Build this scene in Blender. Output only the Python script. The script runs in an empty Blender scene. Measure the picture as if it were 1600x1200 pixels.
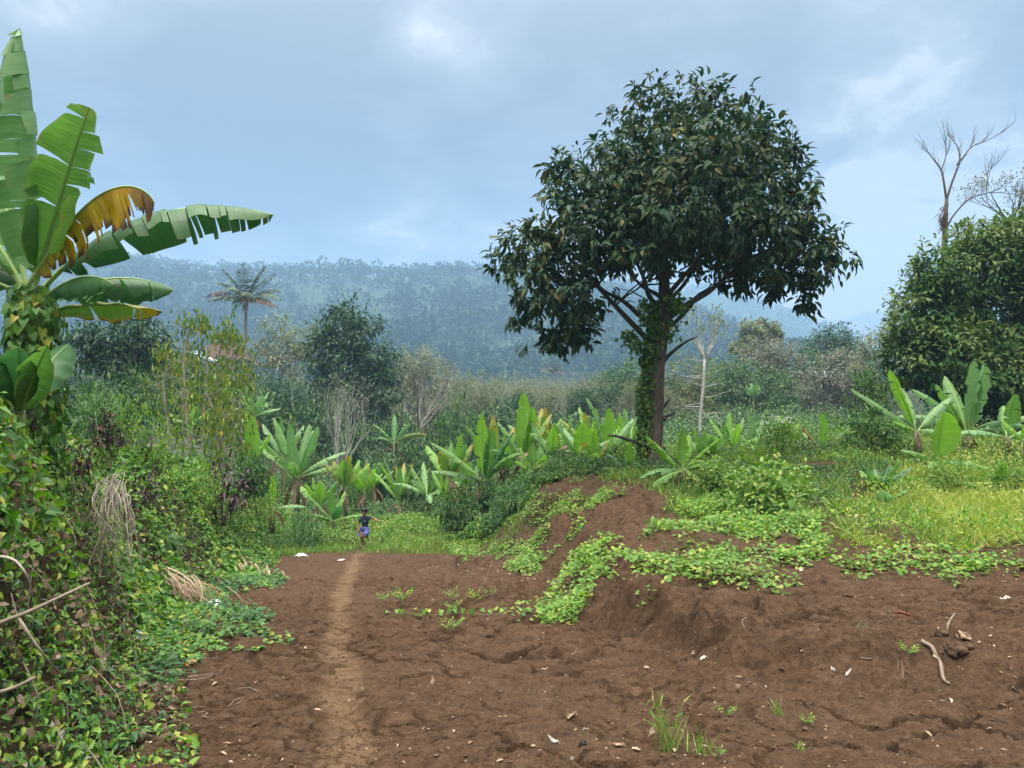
import bpy, math, random
import numpy as np
from mathutils import Vector, Matrix, Quaternion
from math import radians as R, pi, sin, cos, sqrt

SC = bpy.context.scene
COL = SC.collection
# ------------------------------------------------------------------ camera
FPX = 1201.0                                   # focal length in pixels of a 1600 px wide frame
PITCH = math.atan(50.0 / FPX)
CAMZ = 1.65
cam_d = bpy.data.cameras.new('camera'); cam = bpy.data.objects.new('camera', cam_d); COL.objects.link(cam)
cam_d.sensor_width = 36.0; cam_d.lens = 36.0 * FPX / 1600.0
cam_d.clip_start = 0.05; cam_d.clip_end = 20000
cam.location = (0, 0, CAMZ); cam.rotation_euler = (pi / 2 + PITCH, 0, 0)
SC.camera = cam
# ------------------------------------------------------------------ light
SUN_EL, SUN_AZ = R(58), R(205)                 # azimuth clockwise from +Y: behind the viewer, a little to the left
world = bpy.data.worlds.new('World'); SC.world = world; world.use_nodes = True
sun_d = bpy.data.lights.new('sun', 'SUN'); sun = bpy.data.objects.new('sun', sun_d); COL.objects.link(sun)
sun_d.energy = 1.5; sun_d.angle = R(10); sun_d.color = (1.0, 0.95, 0.86)
sd = Vector((sin(SUN_AZ) * cos(SUN_EL), cos(SUN_AZ) * cos(SUN_EL), sin(SUN_EL)))
sun.rotation_euler = sd.to_track_quat('Z', 'Y').to_euler(); sun.location = sd * 60
SC.view_settings.view_transform = 'Standard'; SC.view_settings.look = 'None'
SC.view_settings.exposure = 0.27; SC.view_settings.gamma = 1.0; SC.view_settings.use_curve_mapping = False
cy = SC.cycles
cy.use_denoising = True; cy.max_bounces = 7; cy.diffuse_bounces = 3; cy.glossy_bounces = 2
cy.transmission_bounces = 3; cy.transparent_max_bounces = 4; cy.volume_bounces = 1
cy.caustics_reflective = False; cy.caustics_refractive = False

def pxray(px, py):
    xc = (px - 800.0) / FPX; yc = (600.0 - py) / FPX
    return np.array([xc, cos(PITCH) - yc * sin(PITCH), sin(PITCH) + yc * cos(PITCH)])
def PT(px, py, Y):
    """world point seen at that place of the frame, Y metres ahead"""
    d = pxray(px, py); t = Y / d[1]
    return np.array([d[0] * t, Y, CAMZ + d[2] * t])

def build_sky():
    nt = world.node_tree; N = nt.nodes; L = nt.links
    for n in list(N): N.remove(n)
    out = N.new('ShaderNodeOutputWorld')
    sky = N.new('ShaderNodeTexSky'); sky.sky_type = 'NISHITA'; sky.sun_disc = False
    sky.sun_elevation = SUN_EL; sky.sun_rotation = SUN_AZ
    b1 = N.new('ShaderNodeBackground'); b1.inputs[1].default_value = 0.10; L.new(sky.outputs[0], b1.inputs[0])
    tc = N.new('ShaderNodeTexCoord')
    sep = N.new('ShaderNodeSeparateXYZ'); L.new(tc.outputs['Generated'], sep.inputs[0])
    def M(op, a, b=None, c=None):
        n = N.new('ShaderNodeMath'); n.operation = op
        for i, x in enumerate((a, b, c)):
            if x is None: continue
            if isinstance(x, (int, float)): n.inputs[i].default_value = x
            else: L.new(x, n.inputs[i])
        return n.outputs[0]
    zz = M('MAXIMUM', sep.outputs[2], 0.0)
    den = M('ADD', zz, 0.30)
    comb = N.new('ShaderNodeCombineXYZ')
    L.new(M('DIVIDE', sep.outputs[0], den), comb.inputs[0]); L.new(M('DIVIDE', sep.outputs[1], den), comb.inputs[1])
    def noise(scale, det, rough, off):
        mp = N.new('ShaderNodeMapping'); mp.inputs['Location'].default_value = off; L.new(comb.outputs[0], mp.inputs[0])
        n = N.new('ShaderNodeTexNoise'); n.inputs['Scale'].default_value = scale; n.inputs['Detail'].default_value = det
        n.inputs['Roughness'].default_value = rough; L.new(mp.outputs[0], n.inputs['Vector']); n.inputs['Distortion'].default_value = .25
        return n.outputs[0]
    n1 = noise(1.3, 5, .5, (3.1, 7.7, 0)); n2 = noise(3.0, 6, .55, (9.3, 1.2, 0)); n3 = noise(7.5, 5, .6, (2.3, 5.2, 0))
    nn = M('ADD', M('MULTIPLY', M('SUBTRACT', n1, .5), 1.9), M('ADD', M('MULTIPLY', M('SUBTRACT', n2, .5), 2.0), M('MULTIPLY', M('SUBTRACT', n3, .5), .8)))
    def lobe(px, py, wid, amp):
        d = pxray(px, py); d = d / np.linalg.norm(d)
        v = N.new('ShaderNodeVectorMath'); v.operation = 'DOT_PRODUCT'; L.new(tc.outputs['Generated'], v.inputs[0]); v.inputs[1].default_value = tuple(d)
        k = 1.0 / (1 - cos(R(wid)))
        e = M('MULTIPLY', M('SUBTRACT', v.outputs['Value'], 1.0), k)
        return M('MULTIPLY', M('EXPONENT', e), amp)
    s = nn
    # the thin and the thick parts of the cloud deck over this valley
    for a in ((655, 50, 3.0, .75), (745, 95, 2.4, .38), (610, 20, 2.5, .15), (400, 150, 9, -.55), (500, 190, 7, -.22), (640, 330, 6, .16), (1000, 60, 11, -.16), (900, 250, 7, -.10), (40, 40, 8, .12),
              (1350, 170, 5.5, .42), (1480, 60, 8, .16), (1560, 240, 8, .20), (1330, 470, 9, .34), (700, 400, 6, .06), (300, 380, 9, .0), (1250, 330, 4, -.05),
              (1000, 430, 7, .26), (880, 330, 6, .05)):
        s = M('ADD', s, lobe(*a))
    ramp = N.new('ShaderNodeValToRGB'); L.new(M('ADD', s, .5), ramp.inputs[0])
    cr = ramp.color_ramp; cr.interpolation = 'EASE'
    cr.elements[0].position = .08; cr.elements[0].color = (.19, .238, .31, 1)
    cr.elements[1].position = 1.0; cr.elements[1].color = (1.0, .985, .96, 1)
    for p, c in ((.34, (.285, .342, .42)), (.54, (.375, .425, .505)), (.76, (.56, .60, .65))):
        e = cr.elements.new(p); e.color = c + (1,)
    b2 = N.new('ShaderNodeBackground'); wm = N.new('ShaderNodeMix'); wm.data_type = 'RGBA'; L.new(M('MULTIPLY', M('POWER', zz, 1.6), 1.3), wm.inputs[0]); L.new(ramp.outputs[0], wm.inputs[6]); wm.inputs[7].default_value = (.70, .665, .62, 1); L.new(wm.outputs[2], b2.inputs[0])
    # an overcast sky is brightest overhead
    L.new(M('ADD', .61, M('MULTIPLY', M('POWER', zz, 5.0), 16.0)), b2.inputs[1])
    mx = N.new('ShaderNodeMixShader'); L.new(b1.outputs[0], mx.inputs[1]); L.new(b2.outputs[0], mx.inputs[2])
    mx.inputs[0].default_value = 0.94
    L.new(mx.outputs[0], out.inputs[0])
build_sky()

# ------------------------------------------------------------------ noise
def _h(ix, iy, seed):
    with np.errstate(over='ignore'):
        h = (ix.astype(np.int64) * 374761393 + iy.astype(np.int64) * 668265263 + seed * 974634721) & 0xffffffff
        h = ((h ^ (h >> 13)) * 1274126177) & 0xffffffff
        h = h ^ (h >> 16)
        h = (h * 2246822519) & 0xffffffff
    return ((h ^ (h >> 15)) & 0xffffff) / float(0xffffff)
def vnoise(x, y, seed=0):
    x = np.asarray(x, float); y = np.asarray(y, float)
    ix = np.floor(x); iy = np.floor(y); fx = x - ix; fy = y - iy
    ux = fx * fx * fx * (fx * (fx * 6 - 15) + 10); uy = fy * fy * fy * (fy * (fy * 6 - 15) + 10)
    a = _h(ix, iy, seed); b = _h(ix + 1, iy, seed); c = _h(ix, iy + 1, seed); d = _h(ix + 1, iy + 1, seed)
    return ((a + (b - a) * ux) * (1 - uy) + (c + (d - c) * ux) * uy) * 2 - 1
def fbm(x, y, octv=4, seed=0, gain=.5):
    s = 0; a = 1; t = 0
    for i in range(octv):
        s = s + a * vnoise(x * (2 ** i) + 17.3 * i, y * (2 ** i) - 9.1 * i, seed + i); t += a; a *= gain
    return s / t
def worley(x, y, seed=0):
    ix = np.floor(x); iy = np.floor(y)
    f1 = np.full(x.shape, 9.0); f2 = np.full(x.shape, 9.0)
    for dx in (-1, 0, 1):
        for dy in (-1, 0, 1):
            cx = ix + dx; cy_ = iy + dy
            d = np.hypot(cx + _h(cx, cy_, seed) - x, cy_ + _h(cx, cy_, seed + 77) - y)
            f2 = np.where(d < f1, f1, np.minimum(f2, d)); f1 = np.minimum(f1, d)
    return f1, f2
def sstep(a, b, x):
    t = np.clip((x - a) / (b - a), 0, 1); return t * t * (3 - 2 * t)

# ------------------------------------------------------------------ lie of the land
FIELD_Y = np.array([-60, 0, 20, 26, 30, 38, 50, 80, 140, 260, 420, 3000])
FIELD_Z = np.array([5.5, 0, -1.83, -2.33, -2.58, -2.95, -3.4, -4.3, -5.2, -5.8, -6, -6])
RFOOT = np.array([(9, 2.2, 3.2), (6.0, 4.2, 2.8), (3.6, 5.5, 1.6), (2.5, 6.35, .5), (1.89, 7.08, .24), (1.47, 8.4, .24), (.85, 9.5, .40), (.40, 11.5, 1.3), (.05, 13.7, 1.9), (-.55, 17.2, 2.6), (-1.35, 22, 2.6), (-2.2, 30, 4), (-3, 60, 6)])
LFOOT = np.array([(-1.6, -8, 1.0), (-1.75, 2.0, 1.0), (-2.35, 4.9, .9), (-3.35, 7.0, .9), (-4.5, 10.4, 1.0), (-5.4, 16.5, 1.3), (-6.6, 22, 2), (-8, 32, 4), (-9, 60, 8)])
def sdist(X, Y, poly):
    """signed distance (positive to the right of the way the line runs) and the line's own width there"""
    best = np.full(X.shape, 1e9); sg = np.zeros(X.shape); w = np.zeros(X.shape)
    for (x0, y0, w0), (x1, y1, w1) in zip(poly[:-1], poly[1:]):
        ax, ay = x1 - x0, y1 - y0; L2 = ax * ax + ay * ay
        t = np.clip(((X - x0) * ax + (Y - y0) * ay) / L2, 0, 1)
        dx = X - (x0 + ax * t); dy = Y - (y0 + ay * t); d = np.hypot(dx, dy)
        m = d < best - 1e-9
        best = np.where(m, d, best); sg = np.where(m, np.sign(ax * (Y - y0) - ay * (X - x0)) * -1, sg); w = np.where(m, w0 + (w1 - w0) * t, w)
    return best * sg, w
def land(X, Y):
    X = np.asarray(X, float); Y = np.asarray(Y, float)
    X, Y = np.broadcast_arrays(X, Y)
    z = np.interp(Y, FIELD_Y, FIELD_Z)
    nb = fbm(X * .45, Y * .45, 3, 5)
    z = z + .05 * nb
    # terrace on the right
    Yc = np.minimum(Y, 24); Xc = np.clip(X, -3, 15)
    T = -.37 + .031 * (Yc - 5) + .050 * (Xc - 3) * np.clip((Yc - 6) / 16, 0, 1) + .05 * fbm(X * .6 + 40, Y * .6, 4, 9) - .04 * np.maximum(Y - 24, 0) * (1 - .35 * sstep(4, 14, X))
    d, w = sdist(X, Y, RFOOT)
    zone = np.exp(-(d / 2.2) ** 2) * sstep(4.5, 7, Y) * sstep(26, 20, Y)
    d = d + .34 * fbm(X * 1.1 + 3, Y * 1.1, 3, 25) * sstep(.5, 1.2, w) + .12 * fbm(X * 2.2, Y * 2.2, 2, 27)
    d = d + .16 * fbm(X * 1.4, Y * 1.4, 3, 21) * sstep(.3, 1.2, w + .6) + .05 * fbm(X * 5, Y * 5, 2, 23)
    tt = np.clip(d / w, 0, 1); cut = 1 - sstep(.5, 1.1, w)
    s = sstep(0, 1, d / w) * (1 - cut) + tt ** 1.35 * cut
    z = z + np.maximum(T - z, 0) * s
    z = z + zone * (.16 * (1 - .6 * cut) * fbm(X * 1.25, Y * 1.25, 3, 28) + .05 * fbm(X * 4, Y * 4, 3, 29))
    # heaps along the crest of the bank
    for hx, hy, ha, hr in ((2.3, 15.6, .20, 1.1), (3.1, 17.6, .22, 1.1), (1.5, 12.4, .10, .8), (5.5, 5.8, .10, .45), (6.6, 9.0, .12, .7), (4.0, 11.2, .12, .9), (5.2, 16.5, .22, 1.3), (8.2, 19, .22, 1.5), (2.4, 11.2, .16, .7), (3.6, 6.6, .06, .5)):
        z = z + ha * np.exp(-((X - hx) ** 2 + (Y - hy) ** 2) / (hr * hr))
    # bank on the left
    dl, wl = sdist(X, Y, LFOOT); dl = -dl
    dl = dl + .25 * fbm(X * .9, Y * .9, 3, 31)
    far = 1 - sstep(24, 55, Y)
    z = z + (1.15 + .2 * nb) * sstep(0, 1, dl / (wl * 1.15)) * far + .05 * np.clip(dl, 0, 12) * far
    return z
def HZ(x, y): return float(land(np.array([x]), np.array([y]))[0])
def GP(px, py, y0=2.0, y1=90.0):
    """where the sight line through that place of the photograph meets the land"""
    d = pxray(px, py); ys = np.concatenate([np.arange(y0, 12, .01), np.arange(12, y1, .04)])
    t = ys / d[1]; z = CAMZ + d[2] * t; hz = land(d[0] * t, ys)
    k = np.nonzero(z <= hz)[0]
    i = k[0] if len(k) else len(ys) - 1
    return np.array([d[0] * t[i], ys[i], hz[i]])

# ------------------------------------------------------------------ object helpers
def tag(o, label=None, cat=None, group=None, kind=None):
    if label: o['label'] = label
    if cat: o['category'] = cat
    if group: o['group'] = group
    if kind: o['kind'] = kind
    return o
def thing(name, loc, label, cat, group=None, rz=0):
    o = bpy.data.objects.new(name, None); COL.objects.link(o); o.empty_display_size = .1
    o.location = tuple(float(a) for a in loc); o.rotation_euler = (0, 0, rz)
    return tag(o, label, cat, group)
def dup(root, loc, rz=0, sc=1.0, label=None, group=None):
    r = root.copy(); COL.objects.link(r); r.location = tuple(float(a) for a in loc); r.rotation_euler = (0, 0, rz); r.scale = (sc,) * 3 if not isinstance(sc, tuple) else sc
    if label: r['label'] = label
    if group: r['group'] = group
    for ch in list(root.children):
        c = ch.copy(); COL.objects.link(c); c.parent = r
        for g in list(ch.children):
            d = g.copy(); COL.objects.link(d); d.parent = c
    return r

class MB:
    """collects vertices and faces; build() links them as ONE mesh object"""
    def __init__(s): s.V = []; s.Q = []; s.T = []; s.QM = []; s.TM = []; s.U = []; s.n = 0
    def add(s, V, F, m=0, uv=None):
        V = np.asarray(V, float).reshape(-1, 3); F = np.asarray(F, np.int64)
        s.V.append(V)
        s.U.append(np.zeros((len(V), 2)) if uv is None else np.asarray(uv, float).reshape(-1, 2))
        if F.shape[1] == 4: s.Q.append(F + s.n); s.QM.append(np.full(len(F), m))
        else: s.T.append(F + s.n); s.TM.append(np.full(len(F), m))
        s.n += len(V)
    def addm(s, V, Fs, m=0, uv=None):
        base = s.n; V = np.asarray(V, float).reshape(-1, 3)
        s.V.append(V); s.U.append(np.zeros((len(V), 2)) if uv is None else np.asarray(uv, float).reshape(-1, 2)); s.n += len(V)
        for F in Fs:
            F = np.asarray(F, np.int64)
            if len(F) == 0: continue
            if F.shape[1] == 4: s.Q.append(F + base); s.QM.append(np.full(len(F), m))
            else: s.T.append(F + base); s.TM.append(np.full(len(F), m))
    def mesh(s, name, mats, smooth=False):
        me = bpy.data.meshes.new(name)
        V = np.concatenate(s.V) if s.V else np.zeros((0, 3)); U = np.concatenate(s.U)
        T = np.concatenate(s.T) if s.T else np.zeros((0, 3), np.int64); Q = np.concatenate(s.Q) if s.Q else np.zeros((0, 4), np.int64)
        mi = np.concatenate([np.concatenate(s.TM) if s.TM else np.zeros(0), np.concatenate(s.QM) if s.QM else np.zeros(0)]).astype(np.int32)
        nt, nq = len(T), len(Q)
        me.vertices.add(len(V)); me.vertices.foreach_set('co', V.astype(np.float32).ravel())
        me.loops.add(nt * 3 + nq * 4); me.loops.foreach_set('vertex_index', np.concatenate([T.ravel(), Q.ravel()]).astype(np.int32))
        me.polygons.add(nt + nq)
        me.polygons.foreach_set('loop_start', np.concatenate([np.arange(nt) * 3, nt * 3 + np.arange(nq) * 4]).astype(np.int32))
        for m in mats: me.materials.append(m)
        me.polygons.foreach_set('material_index', mi)
        me.polygons.foreach_set('use_smooth', np.full(nt + nq, bool(smooth)))
        a = me.attributes.new('puv', 'FLOAT2', 'POINT'); a.data.foreach_set('vector', U.astype(np.float32).ravel())
        me.update(calc_edges=True)
        return me
    def build(s, name, mats, parent=None, smooth=False):
        if not isinstance(mats, (list, tuple)): mats = [mats]
        o = bpy.data.objects.new(name, s.mesh(name, mats, smooth)); COL.objects.link(o)
        if parent is not None: o.parent = parent
        return o

def norm(v): return v / np.maximum(np.linalg.norm(v, axis=-1, keepdims=True), 1e-9)
# leaf shapes: (along, across, lift) with faces
TPL = {
 'leaf': (np.array([(0, 0, 0), (.3, -.45, .10), (.3, 0, 0), (.3, .45, .10), (.66, -.38, .02), (.66, 0, -.08), (.66, .38, .02), (1, 0, -.26)]),
          [np.array([(0, 2, 1), (0, 3, 2), (4, 5, 7), (5, 6, 7)]), np.array([(1, 2, 5, 4), (2, 3, 6, 5)])]),
 'heart': (np.array([(.08, 0, 0), (-.10, -.34, .08), (.16, -.55, .12), (.58, -.34, .02), (1.0, 0, -.18), (.58, .34, .02), (.16, .55, .12), (-.10, .34, .08), (.5, 0, -.06)]),
          [np.array([(0, 8, 1), (1, 8, 2), (2, 8, 3), (3, 8, 4), (4, 8, 5), (5, 8, 6), (6, 8, 7), (7, 8, 0)])]),
 'dia': (np.array([(0, 0, 0), (.45, -.5, .12), (1, 0, -.15), (.45, .5, .12)]), [np.array([(0, 2, 1), (0, 3, 2)])]),
 'blade': (np.array([(0, -.5, 0), (0, .5, 0), (.4, -.42, -.03), (.4, .42, -.03), (.75, -.28, -.16), (.75, .28, -.16), (1, 0, -.38)]),
          [np.array([(4, 5, 6)]), np.array([(0, 1, 3, 2), (2, 3, 5, 4)])]),
 'strip': (np.array([(0, -.35, 0), (0, .35, 0), (.5, -.5, .05), (.5, .5, .05), (1, -.1, -.1), (1, .1, -.1)]), [np.array([(0, 1, 3, 2), (2, 3, 5, 4)])]),
}
def leaves(mb, P, D, Nn, L, W, tpl='leaf', m=0):
    tv, tf = TPL[tpl]
    P = np.asarray(P, float); n = len(P)
    if n == 0: return
    D = norm(np.asarray(D, float)); S = norm(np.cross(D, Nn)); N2 = np.cross(S, D)
    L = np.broadcast_to(np.asarray(L, float), (n,)); W = np.broadcast_to(np.asarray(W, float), (n,))
    V = P[:, None, :] + (L[:, None] * tv[None, :, 0])[..., None] * D[:, None, :] + (W[:, None] * tv[None, :, 1])[..., None] * S[:, None, :] + (L[:, None] * tv[None, :, 2])[..., None] * N2[:, None, :]
    off = (np.arange(n) * len(tv))[:, None, None]
    uv = np.broadcast_to(tv[None, :, :2], (n, len(tv), 2))
    mb.addm(V.reshape(-1, 3), [(f[None] + off).reshape(-1, f.shape[1]) for f in tf], m, uv)
def tube(mb, pts, rad, ns=7, m=0, cap=True, wob=0, seed=0):
    pts = np.asarray(pts, float); k = len(pts); rad = np.broadcast_to(np.asarray(rad, float), (k,))
    tg = np.gradient(pts, axis=0); tg = norm(tg)
    ref = np.array([0, 0, 1.0]) if abs(tg[0][2]) < .9 else np.array([1.0, 0, 0])
    u = norm(np.cross(tg[0], ref)); Us = []
    for i in range(k):
        u = u - tg[i] * np.dot(u, tg[i]); u = u / max(np.linalg.norm(u), 1e-9); Us.append(u)
    Us = np.array(Us); Ws = np.cross(tg, Us)
    a = np.arange(ns) * 2 * pi / ns
    rr = np.repeat(rad[:, None], ns, 1)
    if wob:
        g = np.random.default_rng(seed); rr = rr * (1 + wob * g.uniform(-1, 1, rr.shape))
    V = pts[:, None] + rr[..., None] * (np.cos(a)[None, :, None] * Us[:, None] + np.sin(a)[None, :, None] * Ws[:, None])
    i = np.arange(k - 1)[:, None]; j = np.arange(ns)[None]; j2 = (j + 1) % ns
    F = np.stack([i * ns + j, i * ns + j2, (i + 1) * ns + j2, (i + 1) * ns + j], -1).reshape(-1, 4)
    uv = np.stack([np.broadcast_to(np.linspace(0, 1, k)[:, None], (k, ns)), np.broadcast_to(a[None] / 6.283, (k, ns))], -1)
    Fs = [F]
    Vv = V.reshape(-1, 3); uv = uv.reshape(-1, 2)
    if cap:
        Vv = np.concatenate([Vv, pts[:1], pts[-1:]]); uv = np.concatenate([uv, [[0, 0], [1, 0]]]); c0 = k * ns
        jj = np.arange(ns); Fs.append(np.stack([np.full(ns, c0), (jj + 1) % ns, jj], -1)); Fs.append(np.stack([np.full(ns, c0 + 1), (k - 1) * ns + jj, (k - 1) * ns + (jj + 1) % ns], -1))
    mb.addm(Vv, Fs, m, uv)
def curve(pts, n):
    """smooth line through the given points"""
    P = np.asarray(pts, float); k = len(P)
    if k < 3: return P[0] + (P[-1] - P[0]) * np.linspace(0, 1, n)[:, None]
    Pe = np.concatenate([[2 * P[0] - P[1]], P, [2 * P[-1] - P[-2]]])
    t = np.linspace(0, k - 1, n); i = np.minimum(t.astype(int), k - 2); f = (t - i)[:, None]
    a, b, c, d = Pe[i], Pe[i + 1], Pe[i + 2], Pe[i + 3]
    return .5 * (2 * b + (c - a) * f + (2 * a - 5 * b + 4 * c - d) * f ** 2 + (3 * b - a - 3 * c + d) * f ** 3)
def rdir(g, n): return norm(g.normal(size=(n, 3)))

# ------------------------------------------------------------------ materials
def newmat(name):
    m = bpy.data.materials.new(name); m.use_nodes = True; nt = m.node_tree
    for n in list(nt.nodes): nt.nodes.remove(n)
    return m, nt, nt.nodes, nt.links
def ramp(N, L, fac, stops, interp='LINEAR'):
    r = N.new('ShaderNodeValToRGB'); r.color_ramp.interpolation = interp; e = r.color_ramp.elements
    e[0].position = stops[0][0]; e[0].color = tuple(stops[0][1]) + (1,); e[1].position = stops[-1][0]; e[1].color = tuple(stops[-1][1]) + (1,)
    for p, c in stops[1:-1]:
        x = e.new(p); x.color = tuple(c) + (1,)
    if fac is not None: L.new(fac, r.inputs[0])
    return r.outputs[0]
def noise_node(N, L, scale, det=4, rough=.55, coord='Object', dist=0):
    tc = N.new('ShaderNodeTexCoord'); n = N.new('ShaderNodeTexNoise'); n.inputs['Scale'].default_value = scale; n.inputs['Detail'].default_value = det
    n.inputs['Roughness'].default_value = rough; n.inputs['Distortion'].default_value = dist; L.new(tc.outputs[coord], n.inputs['Vector']); return n
def mixc(N, L, fac, a, b, mode='MIX'):
    n = N.new('ShaderNodeMix'); n.data_type = 'RGBA'; n.blend_type = mode
    for k, x in ((0, fac), (6, a), (7, b)):
        if isinstance(x, (int, float)): n.inputs[k].default_value = x
        elif isinstance(x, tuple): n.inputs[k].default_value = x + (1,) if len(x) == 3 else x
        else: L.new(x, n.inputs[k])
    return n.outputs[2]
def finish_leaf(m, N, L, col, tr, rough, spec, bump=None):
    p = N.new('ShaderNodeBsdfPrincipled'); L.new(col, p.inputs['Base Color']); p.inputs['Roughness'].default_value = rough; p.inputs['Specular IOR Level'].default_value = spec
    t = N.new('ShaderNodeBsdfTranslucent'); g = N.new('ShaderNodeHueSaturation'); g.inputs['Saturation'].default_value = 1.15; g.inputs['Value'].default_value = 1.25
    L.new(col, g.inputs['Color']); L.new(g.outputs[0], t.inputs[0])
    x = N.new('ShaderNodeMixShader'); x.inputs[0].default_value = tr; L.new(p.outputs[0], x.inputs[1]); L.new(t.outputs[0], x.inputs[2])
    if bump is not None: L.new(bump, p.inputs['Normal'])
    o = N.new('ShaderNodeOutputMaterial'); L.new(x.outputs[0], o.inputs[0]); return m
def mat_leaf(name, stops, tr=.28, rough=.5, spec=.35, patch=0, pcol=None):
    """foliage: every leaf takes its own shade of the plant's greens"""
    m, nt, N, L = newmat(name)
    geo = N.new('ShaderNodeNewGeometry')
    c = ramp(N, L, geo.outputs['Random Per Island'], stops)
    if patch:
        n = noise_node(N, L, patch, 3); c = mixc(N, L, ramp(N, L, n.outputs[0], [(.42, (0, 0, 0)), (.62, (1, 1, 1))]), c, pcol)
    return finish_leaf(m, N, L, c, tr, rough, spec)
def mat_plain(name, c1, c2, scale=8, rough=.8, bump=.3, det=5, coord='Object', spec=.3, stretch=None):
    m, nt, N, L = newmat(name)
    n = noise_node(N, L, scale, det, .6, coord)
    if stretch:
        mp = N.new('ShaderNodeMapping'); mp.inputs['Scale'].default_value = stretch; l = n.inputs['Vector'].links[0]; src = l.from_socket; L.new(src, mp.inputs[0]); L.new(mp.outputs[0], n.inputs['Vector'])
    c = ramp(N, L, n.outputs[0], [(.3, c1), (.7, c2)])
    p = N.new('ShaderNodeBsdfPrincipled'); L.new(c, p.inputs['Base Color']); p.inputs['Roughness'].default_value = rough; p.inputs['Specular IOR Level'].default_value = spec
    if bump:
        b = N.new('ShaderNodeBump'); b.inputs['Strength'].default_value = bump; b.inputs['Distance'].default_value = .02; L.new(n.outputs[0], b.inputs['Height']); L.new(b.outputs[0], p.inputs['Normal'])
    o = N.new('ShaderNodeOutputMaterial'); L.new(p.outputs[0], o.inputs[0]); return m
def mat_banana(name, base, rib, edge, edge_lo=.82, edge_hi=1.05, tr=.34, tipbrown=1.1, blot=.25):
    """banana leaf: fine cross veins, edges and tip that dry out"""
    m, nt, N, L = newmat(name)
    at = N.new('ShaderNodeAttribute'); at.attribute_name = 'puv'
    sp = N.new('ShaderNodeSeparateXYZ'); L.new(at.outputs['Vector'], sp.inputs[0])
    w = N.new('ShaderNodeMath'); w.operation = 'ABSOLUTE'; L.new(sp.outputs[1], w.inputs[0])
    mp = N.new('ShaderNodeMapping'); mp.inputs['Scale'].default_value = (90, 1.2, 1); L.new(at.outputs['Vector'], mp.inputs[0])
    vn = N.new('ShaderNodeTexNoise'); vn.inputs['Scale'].default_value = 1; vn.inputs['Detail'].default_value = 2; L.new(mp.outputs[0], vn.inputs['Vector'])
    c = mixc(N, L, ramp(N, L, vn.outputs[0], [(.3, (0, 0, 0)), (.7, (1, 1, 1))]), base, rib)
    n2 = noise_node(N, L, 5, 5, .6)
    mp2 = N.new('ShaderNodeMapping'); mp2.inputs['Scale'].default_value = (14, 1.0, 1); L.new(at.outputs['Vector'], mp2.inputs[0])
    n3 = N.new('ShaderNodeTexNoise'); n3.inputs['Scale'].default_value = 1; n3.inputs['Detail'].default_value = 3; L.new(mp2.outputs[0], n3.inputs['Vector'])
    def mth(op, a, b):
        k = N.new('ShaderNodeMath'); k.operation = op
        for i, x in enumerate((a, b)):
            if isinstance(x, (int, float)): k.inputs[i].default_value = x
            else: L.new(x, k.inputs[i])
        return k.outputs[0]
    e = mth('ADD', w.outputs[0], mth('MULTIPLY', mth('SUBTRACT', n3.outputs[0], .5), blot * 2))
    e2 = mth('ADD', mth('ADD', sp.outputs[0], mth('MULTIPLY', mth('SUBTRACT', n2.outputs[0], .5), .3)), 1 - tipbrown)
    e = mth('MAXIMUM', e, e2)
    mr = N.new('ShaderNodeMapRange'); mr.inputs[1].default_value = edge_lo; mr.inputs[2].default_value = edge_hi; L.new(e, mr.inputs[0])
    c = mixc(N, L, mr.outputs[0], c, edge) if isinstance(edge, tuple) else mixc(N, L, mr.outputs[0], c, ramp(N, L, mr.outputs[0], edge))
    return finish_leaf(m, N, L, c, tr, .42, .4)
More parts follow.
